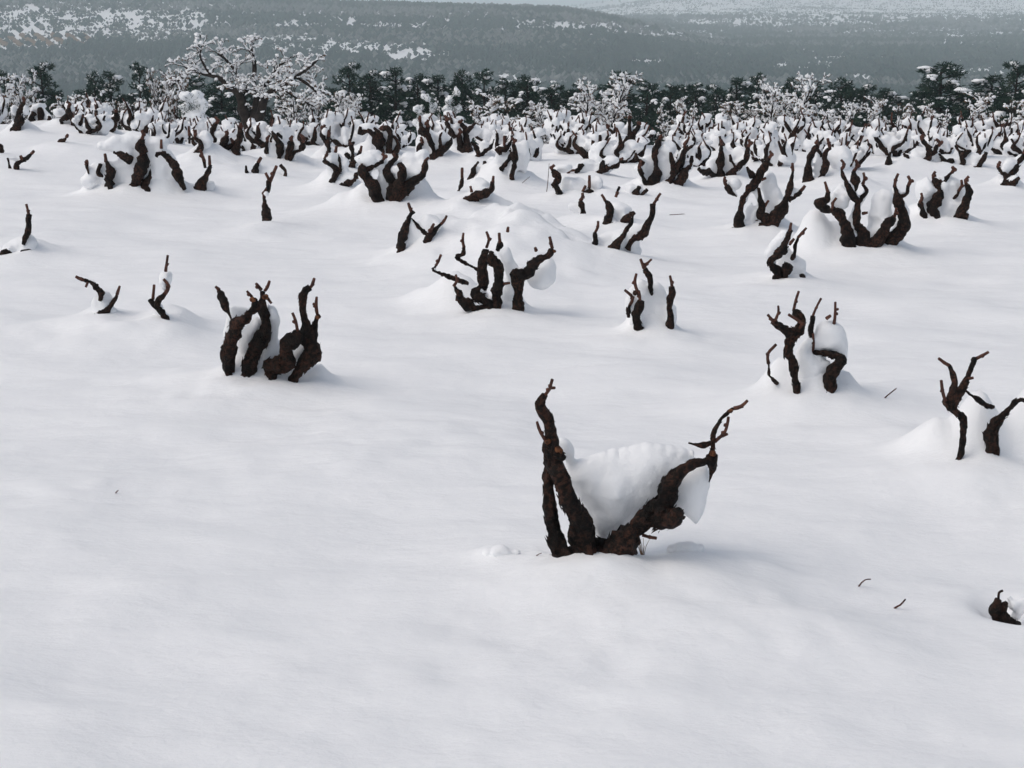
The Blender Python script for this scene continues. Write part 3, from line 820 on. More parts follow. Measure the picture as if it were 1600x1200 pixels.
Z = G(X, Yy); nn = int(np.searchsorted(rad, 40)); k0 = int(np.searchsorted(ang, -.6)); k1 = int(np.searchsorted(ang, .6))
Z[:nn, k0:k1] = add_mounds(X[:nn, k0:k1], Yy[:nn, k0:k1], Z[:nn, k0:k1].copy())
n_a, n_r = len(ang), len(rad)
i = np.arange(n_r - 1)[:, None] * n_a; j = np.arange(n_a)[None, :]; j2 = (j + 1) % n_a
Q = np.stack([i + j, i + j2, i + n_a + j2, i + n_a + j], -1).reshape(-1, 4)
V = np.stack([X, Yy, Z], -1).reshape(-1, 3)
c = len(V); V = np.vstack([V, [0, CY, 0]]); Tc = np.stack([np.full(n_a, c), (np.arange(n_a) + 1) % n_a, np.arange(n_a)], -1)
ground = tag(obj('snowy_ground', mesh_np('snowy_ground', V, [Q, Tc]), M['snow']), 'smooth deep snow covering the vineyard and the valley beyond', None, None, 'structure')
print('ground tris', len(Q) * 2)
def gz(x, y):
    a = np.array([x], float); b = np.array([y], float); z = G(a, b); return float(add_mounds(a, b, z)[0])
# ------------------------------------------------------------------ grapevines
rng = random.Random(5)
def build_vine(idx, q):
    bv, lab, near, A, S, N, W, Y0, x0, half = q
    close = bv > 430
    root = empty('grapevine', (x0, Y0, gz(x0, Y0)))
    org = np.array(root.location)
    k = Y0 / F_PX
    nr = 16 if close else 10 if bv > 300 else 8
    arms3, arm_objs = [], []
    trunk_base = np.array([x0, Y0, org[2] - .16])
    # the buried stock that joins the arms under the snow
    mb = MB(); tube(mb, [trunk_base - org + [0, .02, -.10], trunk_base - org + [0, .02, .03]], [.05, .06], nr, .03, .5, 25, idx)
    obj('trunk', mb.mesh('trunk'), M['bark'], root)
    for ai, a in enumerate(A):
        grounded = a[0][1] > bv - 14
        lean = rng.uniform(-.10, .13) * (.5 if len(a) < 4 else 1)
        L = max(1, len(a) - 1)
        start_dy = 0.0
        if not grounded:                      # a fork starts on the arm nearest to it
            best = min(((abs(p[0] - a[0][0]) + abs(p[1] - a[0][1]), p[3]) for B in arms3 for p in B), default=(99, 0))
            start_dy = best[1] if best[0] < 22 else .03
        pts = []
        for t, p in enumerate(a):
            dy = start_dy + lean * (t / L) ** 1.2
            pts.append((p[0], p[1], p[2], dy))
        arms3.append(pts)
        P = [at_depth(u, v, Y0 + dy) for u, v, r, dy in pts]; R = [r * (Y0 + dy) / F_PX * (.97 if bv > 560 else .88) for u, v, r, dy in pts]
        if grounded:
            P.insert(0, P[0] * .45 + trunk_base * .55 + np.array([0, 0, -.03])); R.insert(0, R[0] * 1.05)
        else:
            best = min(((abs(p[0] - a[0][0]) + abs(p[1] - a[0][1])) for B in arms3[:-1] for p in B), default=99)
            if best > 22:                     # comes out of the snow: its foot runs back inside the heap
                foot = P[0] + np.array([(x0 - P[0][0]) * .5, .13, -.10]); P.insert(0, foot); R.insert(0, R[0] * .9)
        mb = MB()
        big = max(R)
        tube(mb, np.array(P) - org, R, nr, max(.006 if close else .012, big * .32), .9 if close else .95, 30 if close else 22, idx * 13 + ai,
             flakes=(int(26 * len(a)) if bv > 560 else int(12 * len(a)) if close else int(5 * len(a)) if near else 0), rng=rng)
        arm_objs.append((obj('arm', mb.mesh('arm'), M['bark'], root), pts))
    def nearest(u, v):
        o, d, dy = None, 1e9, 0
        for ob, pts in arm_objs:
            for p in pts:
                e = math.hypot(p[0] - u, p[1] - v)
                if e < d: o, d, dy = ob, e, p[3]
        return o, dy
    S = list(S)
    for a in (A if bv < 800 else ()):         # every arm ends in at least one pruned cane
        e = a[-1]
        if a[-1][2] >= 3 and e[1] < bv - 25 and not any(math.hypot(s[0][0] - e[0], s[0][1] - e[1]) < 14 for s in S):
            L_ = rng.uniform(.05, .10) / k; S.append([(e[0], e[1]), (e[0] + rng.uniform(-.25, .35) * L_, e[1] - L_ * .5), (e[0] + rng.uniform(-.4, .5) * L_, e[1] - L_)])
    for si, s in enumerate(S):
        ob, dy = nearest(*s[0])
        P = np.array([at_depth(u, v, Y0 + dy - (.0 + .01 * t)) for t, (u, v) in enumerate(s)]) - org
        r0 = max(.0048 if bv > 430 else .006, .0020 * Y0 * .5) * rng.uniform(.9, 1.15)
        if bv > 800: r0 = .0052
        mb = MB(); tube(mb, P, np.linspace(r0 * 1.25, r0 * .95, len(P)), 7, .02, .25, 60, si, taper=False)
        for p in P[1:-1]:                     # buds at the joints
            blob(mb, p + np.array([r0 * rng.uniform(-1, 1), -r0 * .4, 0]), r0 * 1.5, ICO1, .3, si)
        obj('cane_stub', mb.mesh('cane_stub'), M['cane'], ob)
    for wi, (u, v, r) in enumerate(W):
        ob, dy = nearest(u, v); p = at_depth(u, v, Y0 + dy) - org; rr = r * k
        mb = MB(); blob(mb, p + np.array([0, -rr * 1.0, 0]), (rr, rr * .8, rr * .9), ICO2, .35, wi, 2.5)
        obj('pruning_cut', mb.mesh('pruning_cut'), M['cut'], ob)
    # snow held by the arms, plastered on their far side and heaped in the forks
    mb = MB(); has = 0
    for n in N:
        if len(n) == 2:                       # a traced body of snow, swelling from its outline to its middle
            dy, pg = n; e0, e1 = pg, np.roll(pg, -1, 0)
            lo, hi = pg.min(0), pg.max(0); st = max(2.5, (hi - lo).min() / 9)
            for uu in np.arange(lo[0], hi[0], st):
                for vv in np.arange(lo[1], hi[1], st):
                    q_ = np.array([uu, vv]); w_ = np.clip(((q_ - e0) * (e1 - e0)).sum(1) / (((e1 - e0) ** 2).sum(1) + 1e-9), 0, 1)
                    dd = np.sqrt((((e0 + (e1 - e0) * w_[:, None]) - q_) ** 2).sum(1).min())
                    cr = ((e0[:, 1] > vv) != (e1[:, 1] > vv)) & (uu < (e1[:, 0] - e0[:, 0]) * (vv - e0[:, 1]) / (e1[:, 1] - e0[:, 1] + 1e-12) + e0[:, 0])
                    if cr.sum() % 2 == 0 or dd < 2: continue
                    rr = dd * k; rd = min(rr * 1.0, .12)
                    blob(mb, at_depth(uu, vv, Y0 + dy + .05 + .35 * min(dd * k, .1)) - org, (rr, rd + .012, rr), ICO2, .05, 1)
            has += 1; continue
        u, v, rx, ry = n[:4]; dy = n[4] if len(n) > 4 else .06
        rx, ry = rx * k, ry * k; rd = min(max(rx, ry), .8 * min(rx, ry) + .06)
        c = at_depth(u, v, Y0 + dy + rd * .75) - org
        blob(mb, c, (rx * .9, rd, ry * .9), ICO3, .3, int(u), 1.9); has += 1
    for pts in (arms3 if bv < 560 and bv != 347 else ()):
        for t, (u, v, r, dy) in enumerate(pts):
            R = r * k * (.78 if bv > 560 else .85 if close else .95 if bv > 300 else 1.15) * (.6 if len(A) < 3 else 1)
            if t == len(pts) - 1 and len(pts) > 3: continue
            c = at_depth(u, v, Y0 + dy + R * 1.15) - org
            blob(mb, c + np.array([0, 0, R * .35]), (R, R * .9, R * 1.15), ICO2, .2, idx + t); has += 1
            if t + 1 < len(pts):
                p2 = pts[t + 1]; du, dv = p2[0] - u, p2[1] - v; Lp = math.hypot(du, dv)
                c = at_depth(u + du / 2, v + dv / 2, Y0 + (dy + p2[3]) / 2 + R * 1.1) - org
                blob(mb, c, (max(R, abs(du) * k * .5), R * .9, max(R, abs(dv) * k * .55)), ICO2, .2, idx + t)
                if abs(du) > abs(dv) * 1.1:   # lies on top of flat stretches
                    c = at_depth(u + du / 2, v + dv / 2 - r * .8, Y0 + (dy + p2[3]) / 2 + R * .15) - org
                    blob(mb, c, (max(R * .8, Lp * k * .55), R * .8, R * .75), ICO2, .2, idx)
    if near == 1 and bv != 347:                          # snow wall spanning the gaps between the arms
        for i_ in range(len(arms3)):
            for j_ in range(i_ + 1, len(arms3)):
                a, b = arms3[i_], arms3[j_]
                if len(a) < 3 or len(b) < 3: continue
                for t in (.2, .4, .6):
                    pa = a[int(t * (len(a) - 1))]; pb = b[int(t * (len(b) - 1))]
                    d = math.hypot(pa[0] - pb[0], pa[1] - pb[1]) * k
                    if d > .45 or d < .05: continue
                    for s_ in ((.5,) if d < .2 else (.3, .5, .7)):
                        u, v = pa[0] + (pb[0] - pa[0]) * s_, pa[1] + (pb[1] - pa[1]) * s_
                        R = min(.08, .022 + d * .18)
                        blob(mb, at_depth(u, v + 3, Y0 + R * 1.3 + .03) - org, (R, R, R * 1.1), ICO2, .2, i_); has += 1
    if has:
        vox = .009 if bv > 560 else .012 if bv > 430 else .018 if bv > 300 else .022
        obj('snow_cap', fuse('snow_cap', mb, vox, 9 if bv > 560 else 8, .006 if bv > 430 else .009, grain=.25 if bv > 560 else .7), M['snow'], root)
    tag(root, lab, 'vine', 'gnarled grapevines standing in the snow')
    return root
for idx, q in enumerate(PARSED): build_vine(idx, q)

# back rows: a dozen goblet vines built in full, then set out again and again
def goblet(seed):
    r = random.Random(seed); root = empty('grapevine', (0, 0, 0)); snow = MB()
    mb = MB(); tube(mb, [(0, 0, -.3), (0, 0, .02)], [.06, .06], 8, .05, .5, 25, seed); obj('trunk', mb.mesh('trunk'), M['bark'], root)
    na = r.randint(5, 8); a0 = r.uniform(0, 6.28); tips = []
    for k in range(na):
        az = a0 + k * 6.283 / na + r.uniform(-.35, .35); ca, sa = math.cos(az), math.sin(az) * .7
        H = r.uniform(.26, .42); sp = r.uniform(.16, .32); b = r.uniform(-.05, .05)
        P = [np.array([.02 * ca, .02 * sa, -.12])]
        for t in (.22, .45, .7, 1.0):
            s = sp * min(1, t * 1.7) ** .8
            P.append(np.array([ca * s + r.uniform(-.05, .05) + b * math.sin(5 * t), sa * s + r.uniform(-.03, .03), H * t ** 1.15]))
        R = np.array([.036, .033, .028, .022, .014]) * r.uniform(.75, 1.2)
        mb = MB(); tube(mb, P, R, 8, .025, .95, 22, seed * 7 + k)
        if r.random() < .55:
            e = P[3] + np.array([r.uniform(-.12, .12), r.uniform(-.05, .05), r.uniform(.06, .14)]); tube(mb, [P[2], (P[2] + e) / 2 + [0, 0, -.02], e], [.024, .02, .011], 7, .025, .8, 22, k)
        ob = obj('arm', mb.mesh('arm'), M['bark'], root)
        d = np.array([r.uniform(-.05, .05), r.uniform(-.03, .03), r.uniform(.05, .12)])
        mb = MB(); tube(mb, [P[-1] - d * .1, P[-1] + d], [.011, .009], 6, .03, .2, 50, k); obj('cane_stub', mb.mesh('cane_stub'), M['cane'], ob)
        for t in range(1, 5):
            p, rr = P[t], R[t]
            blob(snow, p + [0, rr * 1.5, rr * .6], (rr * 1.5, rr * 1.1, rr * 1.9), ICO2, .2, t)
            m_ = (P[t] + P[t - 1]) / 2
            if r.random() < (.35 if t < 3 else .15): c = r.uniform(.03, .055); blob(snow, m_ + [r.uniform(-.02, .02), -rr * .6, r.uniform(-.02, .04)], (c * 1.2, c, c * 1.1), ICO2, .25, t)
            blob(snow, m_ + [0, rr * 1.5, rr * .4], (rr * 1.8, rr * 1.1, .06), ICO2, .2, t)
        if r.random() < .85:                   # cap on the head of the arm
            
            for _ in range(3):
                c = r.uniform(.03, .065); blob(snow, P[-1] + [r.uniform(-.045, .045), c * .9 + r.uniform(0, .04), r.uniform(-.05, .03)], (c * r.uniform(1, 1.5), c, c * .85), ICO2, .25, k + _)
        tips.append(P)
    for k in range(na):                       # snow bridging neighbouring arms
        for t in (1, 2, 3):
            a, b = tips[k][t], tips[(k + 1) % na][t]
            for s in (.3, .6):
                p = a + (b - a) * s; rr = r.uniform(.055, .095)
                if p[1] > -.06 or r.random() < .5: blob(snow, p + [0, rr * 1.1 + .02, -.02], (rr, rr, rr * 1.15), ICO2, .2, t)
    blob(snow, (0, .08, .06), (.16, .12, .12), ICO3, .15, seed)
    obj('snow_cap', fuse('snow_cap', snow, .018, 4, .007), M['snow'], root)
    return root
protos = [goblet(100 + s) for s in range(14)]
rng = random.Random(23)
MARKS = [(60, 'the left edge bush'), (160, 'the small twin pines'), (240, 'the narrow dark pine'), (300, 'the domed white bush'), (395, 'the big bare tree'), (480, 'the speckled bush'),
         (560, 'the first centre pines'), (690, 'the lumpy conifers'), (785, 'the arching bush'), (935, 'the tall reddish bush'), (1060, 'the centre pines'), (1222, 'the twiggy tree'), (1390, 'the sprawling bush'), (1472, 'the broad pine'), (1580, 'the right edge pine')]
ORD = ['first', 'second', 'third', 'fourth', 'fifth', 'sixth', 'seventh', 'eighth', 'ninth', 'tenth', 'eleventh', 'twelfth']
bins = {}
for k, (x, y) in enumerate(FAR):
    u, v = px_of((x, y, .2)); m = min(MARKS, key=lambda q: abs(q[0] - u))[1]
    bins.setdefault(('front' if y < 19 else 'middle' if y < 22.2 else 'last', m), []).append((u, k))
lab_of = {}
for (rw, m), lst in bins.items():
    for n, (u, k) in enumerate(sorted(lst)):
        lab_of[k] = f'snowy vine in the {rw} rows below {m}' + (f', {ORD[n]} from left' if len(lst) > 1 else '')
for k, (x, y) in enumerate(FAR):
    o = protos[k] if k < len(protos) else copy_tree(protos[rng.randrange(len(protos))])
    o.location = (x, y, gz(x, y) - .03); o.rotation_euler.z = rng.uniform(-.5, .5)
    s = rng.uniform(.8, 1.2); o.scale = (s * rng.choice((1, 1, -1)), s, s * rng.uniform(.85, 1.12))
    tag(o, lab_of[k], 'vine', 'snow-laden vines of the back rows')
for o in protos[len(FAR):]:
    for ch in list(o.children_recursive): bpy.data.objects.remove(ch)
    bpy.data.objects.remove(o)
print('far vines', len(FAR))
# ------------------------------------------------------------------ trees and bushes below the edge of the field
def pine(seed, h=6.0, w=2.6):
    r = random.Random(seed); root = empty('pine_tree', (0, 0, 0))
    mb = MB(); tube(mb, [(0, 0, -.3), (.05, 0, h * .4), (0, .05, h * .93)], [.16, .11, .03], 8, .3, .3, 6, seed)
    crown = MB(); snow = MB(); clumps = []
    nl = r.randint(26, 34)
    for k in range(nl):
        f = (k + .5) / nl; z = h * (.22 + .76 * f); reach = w * .5 * (1 - f) ** .55 * r.uniform(.55, 1.1) + .12
        az = k * 2.4 + r.uniform(-.5, .5); p = np.array([math.cos(az) * reach, math.sin(az) * reach, z + .12 * reach])
        tube(mb, [(0, 0, z - .15), tuple(p * [.6, .6, 1] - [0, 0, .05]), tuple(p)], [.035, .022, .01], 5, None)
        clumps.append((p, r.uniform(.30, .52) * (1.15 - .45 * f)))
        if reach > .6: clumps.append((p * [.55, .55, 1] + [0, 0, .05], r.uniform(.28, .42)))
    V, T = [], []; n = 0
    for p, R in clumps:
        m = int(95 * (R / .4) ** 2)
        d = np.array([[r.gauss(0, 1), r.gauss(0, 1), r.gauss(0, 1)] for _ in range(m)]); d /= np.linalg.norm(d, axis=1)[:, None]
        c = p + d * R * np.array([1, 1, .62]) * np.array([[r.uniform(.35, 1.0)] for _ in range(m)])
        for q, dd in zip(c, d):
            for _ in range(3):
                a = dd * .6 + np.array([r.uniform(-1, 1), r.uniform(-1, 1), r.uniform(-.3, 1.0)]); a /= np.linalg.norm(a) + 1e-9
                s = np.cross(a, (r.uniform(-1, 1), r.uniform(-1, 1), .3)); s /= np.linalg.norm(s) + 1e-9
                L, wd = r.uniform(.10, .19), r.uniform(.016, .032)
                V += [q - s * wd, q + s * wd, q + a * L]; T.append((n, n + 1, n + 2)); n += 3
        if r.random() < .26:
            sx = R * r.uniform(.35, .7); off = np.array([r.uniform(-.3, .3) * R, r.uniform(-.6, .2) * R, R * r.uniform(.28, .55)])
            blob(snow, p + off, (sx, sx * r.uniform(.7, 1), sx * r.uniform(.35, .6)), ICO2, .35, len(V), 2.2)
            if r.random() < .6: blob(snow, p + off + [r.uniform(-.2, .2), -.15, -.12], (sx * .5, sx * .4, sx * .45), ICO2, .35, len(V), 2.2)
        for _ in range(r.randint(0, 4)):      # small tufts of snow caught in the needles
            d = np.array([r.gauss(0, 1), r.gauss(0, 1) - .3, abs(r.gauss(0, .8))]); d /= np.linalg.norm(d); s = r.uniform(.025, .06)
            blob(snow, p + d * R * np.array([1, 1, .62]) * r.uniform(.75, 1.05), (s * r.uniform(.8, 1.8), s, s * .8), ICO1, .35, len(V))
    crown.add(V, (), T)
    obj('trunk', mb.mesh('trunk'), M['tree_bark'], root); obj('crown', crown.mesh('crown', False), M['needles'], root); obj('snow_load', snow.mesh('snow_load'), M['snow'], root)['kind'] = 'stuff'
    root['dims'] = (h, w); return root

def bare(seed, h=2.6, w=3.2, limbs=None, leaf=.5, dense=1.0, twig_len=.30, name='bare_tree', sn=.75, start=.25):   # leafless tree or bush, every twig loaded with snow
    r = random.Random(seed); root = empty(name, (0, 0, 0)); wood, twigs, snow, leaves = MB(), MB(), MB(), MB()
    if limbs is None:
        limbs = []; nl = r.randint(4, 6)
        for k in range(nl):
            az = k * 6.283 / nl + r.uniform(-.5, .5); sp = w * .5 * r.uniform(.35, .75); H = h * r.uniform(.6, .92)
            P = [np.array([0, 0, -.2])] + [np.array([math.cos(az) * sp * t ** .9 + r.uniform(-.06, .06), math.sin(az) * sp * t * .8, H * t ** 1.05 + .05]) for t in (.25, .5, .75, 1)]
            limbs.append((P, [.075, .06, .045, .03, .018]))
    tips = []
    for P, R in limbs:
        P = [np.asarray(p, float) for p in P]
        pts = tube(wood, P, np.array(R) * (h / 2.6), 7, .12, .35, 8, seed)
        for q in range(int(len(pts) * start), len(pts)):
            for _ in range(2 if r.random() < dense * .8 else 1): tips.append((pts[q], 0, pts[min(q + 1, len(pts) - 1)] - pts[max(q - 1, 0)]))
        for a, b in zip(pts[:-1], pts[1:]):
            if r.random() < .75: blob(snow, (a + b) / 2 + [0, .02, .05], (.075, .06, .055), ICO1, .3, seed)
    lim = np.array([w * .5, w * .45])
    def grow(p, d, lv, L):
        d = d / (np.linalg.norm(d) + 1e-9); q = p + d * L + np.array([0, 0, -.02 * lv])
        if abs(q[0]) > lim[0] or q[2] > h * 1.02 or q[2] < .05: return
        mid = (p + q) / 2 + np.array([r.uniform(-.03, .03), r.uniform(-.03, .03), r.uniform(-.01, .04)])
        tube(twigs, [p, mid, q], [.016 * .75 ** lv, .013 * .75 ** lv, .010 * .7 ** lv], 4, None)
        if r.random() < sn:
            w_ = r.uniform(.013, .031); off = np.array([r.uniform(-.01, .01), .0, w_ * .8]); tube(snow, [p + off, mid + off * 1.25, q + off], [w_ * .6, w_ * 1.1, w_ * .55], 5, None)
        if r.random() < .10: s = r.uniform(.025, .065); blob(snow, q + [0, 0, s * .5], (s * r.uniform(.9, 1.5), s, s * .8), ICO1, .35, lv)
        for _ in range(3):
            if r.random() < leaf:
                a = np.array([r.uniform(-1, 1), r.uniform(-1, 1), r.uniform(-1, .4)]) * .05; s = np.array([r.uniform(-1, 1), r.uniform(-1, 1), r.uniform(-1, 1)]) * .022
                c = mid + (q - mid) * r.random(); leaves.add([c - s, c + a * .5 + s, c + a], (), [(0, 1, 2)])
        if lv < 3:
            for _ in range(2 if lv else 2 + (r.random() < .5)):
                nd = d + np.array([r.uniform(-.8, .8), r.uniform(-.8, .8), r.uniform(-.25, .6)]); grow(q, nd, lv + 1, L * r.uniform(.62, .9))
    for p, lv, d in tips:
        nd = d / (np.linalg.norm(d) + 1e-9) * .6 + np.array([r.uniform(-1, 1), r.uniform(-1, 1), r.uniform(-.1, 1.0)]); grow(p, nd, 0, twig_len * r.uniform(.6, 1.2))
    obj('trunk', wood.mesh('trunk'), M['tree_bark'], root); obj('crown', twigs.mesh('crown'), M['tree_bark'], root)
    obj('snow_load', snow.mesh('snow_load'), M['snow'], root)['kind'] = 'stuff'
    if leaves.n: obj('dry_leaves', leaves.mesh('dry_leaves', False), M['dry_leaves'], root)
    root['dims'] = (h, w); return root

def set_tree(o, u, vtop, wpx, Y, mirror=False):
    p = at_depth(u, vtop, Y); g = gz(p[0], Y); h, w = o['dims']
    o.location = (p[0], Y, g); sz = (p[2] - g) / h; sx = wpx * Y / F_PX / w
    o.scale = (sx * (-1 if mirror else 1), (sx + sz) * .5, sz)

# the big almond-like tree, its limbs as they fork in the photograph
Ya = 40.0; pa = at_depth(396, 196, Ya); gA = gz(pa[0], Ya); oA = np.array([pa[0], Ya, gA])
def limb(pts): return ([np.array([0, 0, -.2])] + [at_depth(u, v, Ya + dy) - oA for u, v, dy in pts])
LA = [(limb([(391, 200, 0), (382, 176, 0), (374, 148, 0), (358, 136, .1), (346, 124, .2), (330, 118, .3), (305, 112, .4), (288, 104, .5)]), [.16, .15, .13, .10, .07, .06, .05, .035, .02]),
      (limb([(396, 200, 0), (399, 170, .1), (402, 146, .2), (392, 143, .2), (380, 138, .3), (374, 124, .4), (366, 108, .5)]), [.15, .15, .12, .09, .06, .05, .04, .03]),
      (limb([(402, 146, .2), (404, 140, .2), (414, 134, .1), (424, 122, 0), (440, 114, -.1)]), [.10, .08, .06, .05, .04, .03]),
      (limb([(397, 150, .3), (397, 130, .3), (398, 106, .3), (396, 88, .3), (392, 72, .2)]), [.05, .06, .05, .05, .035, .02]),
      (limb([(402, 200, -.1), (408, 176, -.1), (416, 150, -.2), (430, 140, -.3), (446, 132, -.3), (462, 120, -.4), (480, 108, -.4), (494, 96, -.3)]), [.16, .14, .11, .08, .06, .05, .045, .04, .02]),
      (limb([(330, 118, .3), (318, 100, .3), (312, 84, .2), (318, 68, .2)]), [.04, .045, .035, .03, .02]),
      (limb([(300, 110, .4), (284, 122, .3), (268, 134, .2)]), [.035, .04, .03, .02]),
      (limb([(366, 108, .5), (352, 92, .5), (340, 84, .4)]), [.03, .035, .03, .02]),
      (limb([(420, 128, 0), (436, 104, .1), (452, 92, .1)]), [.04, .04, .03, .02]),
      (limb([(462, 120, -.4), (484, 134, -.5), (500, 150, -.5)]), [.04, .04, .03, .02]),
      (limb([(440, 136, -.3), (462, 152, -.4), (490, 166, -.4)]), [.04, .04, .03, .02])]
for k in (2, 3, 5, 6, 7, 8, 9, 10): LA[k] = (LA[k][0][1:], LA[k][1][1:])
LA = [(P, [q * 2.6 / 3.0 for q in R]) for P, R in LA]
hA = at_depth(396, 58, Ya)[2] - gA
big = bare(300, hA, 5.2, LA, .35, .7, .22, 'almond_tree', .7, .5); big.location = tuple(oA)
tag(big, 'wide bare almond tree with dark forked trunk and snow on every twig', 'tree')

PINES = [pine(400 + s, 6.0, 2.4 + .25 * (s % 3)) for s in range(6)]
P_LIST = [(62, 100, 60, 62), (5, 112, 60, 66), (146, 112, 40, 60), (170, 112, 44, 61), (216, 98, 46, 64), (250, 128, 60, 66), (300, 118, 70, 63), (345, 128, 70, 62), (375, 136, 60, 66),
          (545, 100, 52, 60), (578, 112, 56, 64), (618, 106, 56, 62), (652, 116, 50, 66), (684, 118, 56, 63), (722, 110, 54, 64), (756, 108, 52, 60), (790, 122, 56, 66), (824, 118, 52, 62), (862, 134, 60, 66),
          (905, 128, 60, 68), (968, 112, 70, 66), (1012, 126, 56, 62), (1048, 130, 52, 64), (1088, 128, 56, 66), (1120, 134, 50, 62), (1152, 122, 52, 63), (1184, 114, 44, 66), (1238, 122, 50, 68), (1276, 134, 56, 66),
          (1316, 122, 66, 62), (1352, 134, 56, 66), (1382, 138, 46, 70), (1424, 150, 50, 64), (1472, 98, 92, 58), (1516, 140, 60, 60), (1552, 118, 70, 60), (1592, 98, 62, 57), (1628, 110, 70, 60)]
P_LIST += [(x_, 130 + (x_ * 7 % 17), 84, 76) for x_ in range(20, 1640, 62) if not 1395 < x_ < 1420]
NTH = [(('' if n < 20 else ['twenty-', 'thirty-', 'forty-', 'fifty-', 'sixty-', 'seventy-'][n // 10 - 2]) + ['first', 'second', 'third', 'fourth', 'fifth', 'sixth', 'seventh', 'eighth', 'ninth', 'tenth', 'eleventh', 'twelfth', 'thirteenth', 'fourteenth', 'fifteenth', 'sixteenth', 'seventeenth', 'eighteenth', 'nineteenth'][(n - 1) if n < 20 else n % 10 - 1]) if n % 10 or n < 20 else ['twentieth', 'thirtieth', 'fortieth', 'fiftieth', 'sixtieth', 'seventieth'][n // 10 - 2] for n in range(1, 80)]
P_LABELS = {0: 'dark pine behind the snowy bush at the left edge', 2: 'left one of the two small twin pines at left', 3: 'right one of the two small twin pines at left', 4: 'narrow dark pine left of the big bare tree',
            9: 'first dark pine right of the big bare tree', 33: 'broad dark pine with snow-heaped boughs at right', 36: 'dark pine reaching highest at the right edge', 15: 'pointed pine left of the centre bush'}
rng = random.Random(77)
for k, (u, vt, w, Y) in enumerate(P_LIST):
    o = PINES[k] if k < len(PINES) else copy_tree(PINES[rng.randrange(6)])
    set_tree(o, u, vt, w * 1.45, Y, rng.random() < .5)
    nth = sorted(P_LIST).index((u, vt, w, Y))
    tag(o, P_LABELS.get(k, (f'dark snow-dusted pine, {NTH[nth]} from the left in the pine band')), 'tree', 'pines behind the vineyard')
BUSH = [bare(500 + s, 2.4, 3.0, None, (.5, .9, 1.0, .7)[s % 4], .85, .25, 'snowy_bush', (.6, .42, .36, .45)[s % 4]) for s in range(5)]
B_LIST = [(22, 96, 100, 44, 'white snow-laden bush at the left edge'), (112, 150, 90, 42, 'low snowy bush between the left edge bush and the twin pines'), (265, 112, 70, 46, 'loose brownish snowy bush left of the big bare tree'),
          (470, 112, 100, 43, 'snow-speckled bush just right of the big bare tree'), (538, 148, 80, 42, 'snowy bush at the foot of the first pines right of the bare tree'),
          (785, 152, 130, 42, 'snowy bush with arching branches left of centre'), (935, 110, 130, 45, 'tall reddish snow-flecked bush at centre'), (866, 158, 80, 42, 'pale snowy bush left of the tall reddish bush'),
          (1222, 112, 130, 43, 'twiggy snowy tree with a curved tip right of centre'), (1300, 158, 90, 42, 'arched snowy bush right of the twiggy tree'), (1160, 160, 90, 44, 'snowy bush left of the twiggy tree'),
          (1390, 156, 100, 43, 'sprawling snowy bush left of the broad pine'), (1450, 166, 80, 41, 'low white bush at the foot of the broad pine'), (1560, 150, 130, 42, 'dense snowy bush near the right edge'), (1060, 156, 70, 46, 'thin snowy bush among the centre pines'),
          (200, 158, 70, 42, 'low snowy bush beneath the narrow pine'), (690, 150, 50, 44, 'slim snowy bush in front of the centre-left pines')]
for k, (u, vt, w, Y, lab) in enumerate(B_LIST):
    o = BUSH[k] if k < len(BUSH) else copy_tree(BUSH[rng.randrange(5)])
    set_tree(o, u, vt, w * 1.15, Y, rng.random() < .5); tag(o, lab, 'bush')
# young conifers buried under lumps of snow, and the round white bush
def lump_conifer(seed, u, lumps, lab, name='young_conifer', Y=36.0):
    r = random.Random(seed); p0 = at_depth(u, 200, Y); g = gz(p0[0], Y); root = empty(name, (p0[0], Y, g)); org = np.array([p0[0], Y, g])
    top = at_depth(lumps[0][0], lumps[0][1], Y) - org; k = Y / F_PX
    mb = MB(); tube(mb, [(0, 0, -.2), tuple(top * [.5, 1, .5]), tuple(top)], [.06, .045, .02], 6, .1, .3, 8, seed); obj('trunk', mb.mesh('trunk'), M['tree_bark'], root)
    V, T, n = [], [], 0; sn = MB()
    for (lu, lv, rx, ry) in lumps:
        c = at_depth(lu, lv, Y) - org; 
        for _ in range(9): s_ = r.uniform(.35, .65); blob(sn, c + np.array([r.uniform(-.6, .6) * rx * k, r.uniform(-.4, .4) * rx * k, r.uniform(-.6, .45) * ry * k]), (rx * k * s_, rx * k * s_ * .8, ry * k * s_), ICO2, .3, int(lu) + _, 2.0)
        for _ in range(260):
            d = np.array([r.gauss(0, 1), r.gauss(0, 1), r.gauss(0, .8) - .5]); d /= np.linalg.norm(d); q = c + np.array([0, .0, -ry * k * .5]) + d * rx * k * r.uniform(.6, 1.1)
            s = np.array([r.uniform(-1, 1), r.uniform(-1, 1), r.uniform(-1, 1)]); s /= np.linalg.norm(s); a = d + s * .5
            V += [q - s * .012, q + s * .012, q + a * .09]; T.append((n, n + 1, n + 2)); n += 3
    mb = MB(); mb.add(V, (), T); obj('crown', mb.mesh('crown', False), M['needles'], root); obj('snow_load', fuse('snow_load', sn, .03, 2, .012), M['snow'], root)
    tag(root, lab, 'bush')
lump_conifer(1, 665, [(668, 152, 9, 8), (655, 170, 9, 8), (676, 168, 8, 9), (664, 184, 12, 10), (660, 196, 14, 12)], 'small conifer bent under snow lumps, left one of a pair')
lump_conifer(2, 708, [(713, 142, 7, 8), (704, 156, 8, 9), (698, 168, 9, 7), (715, 170, 8, 10), (708, 184, 11, 10), (706, 198, 14, 12)], 'small conifer with snow lumps stacked up its side, right one of a pair')
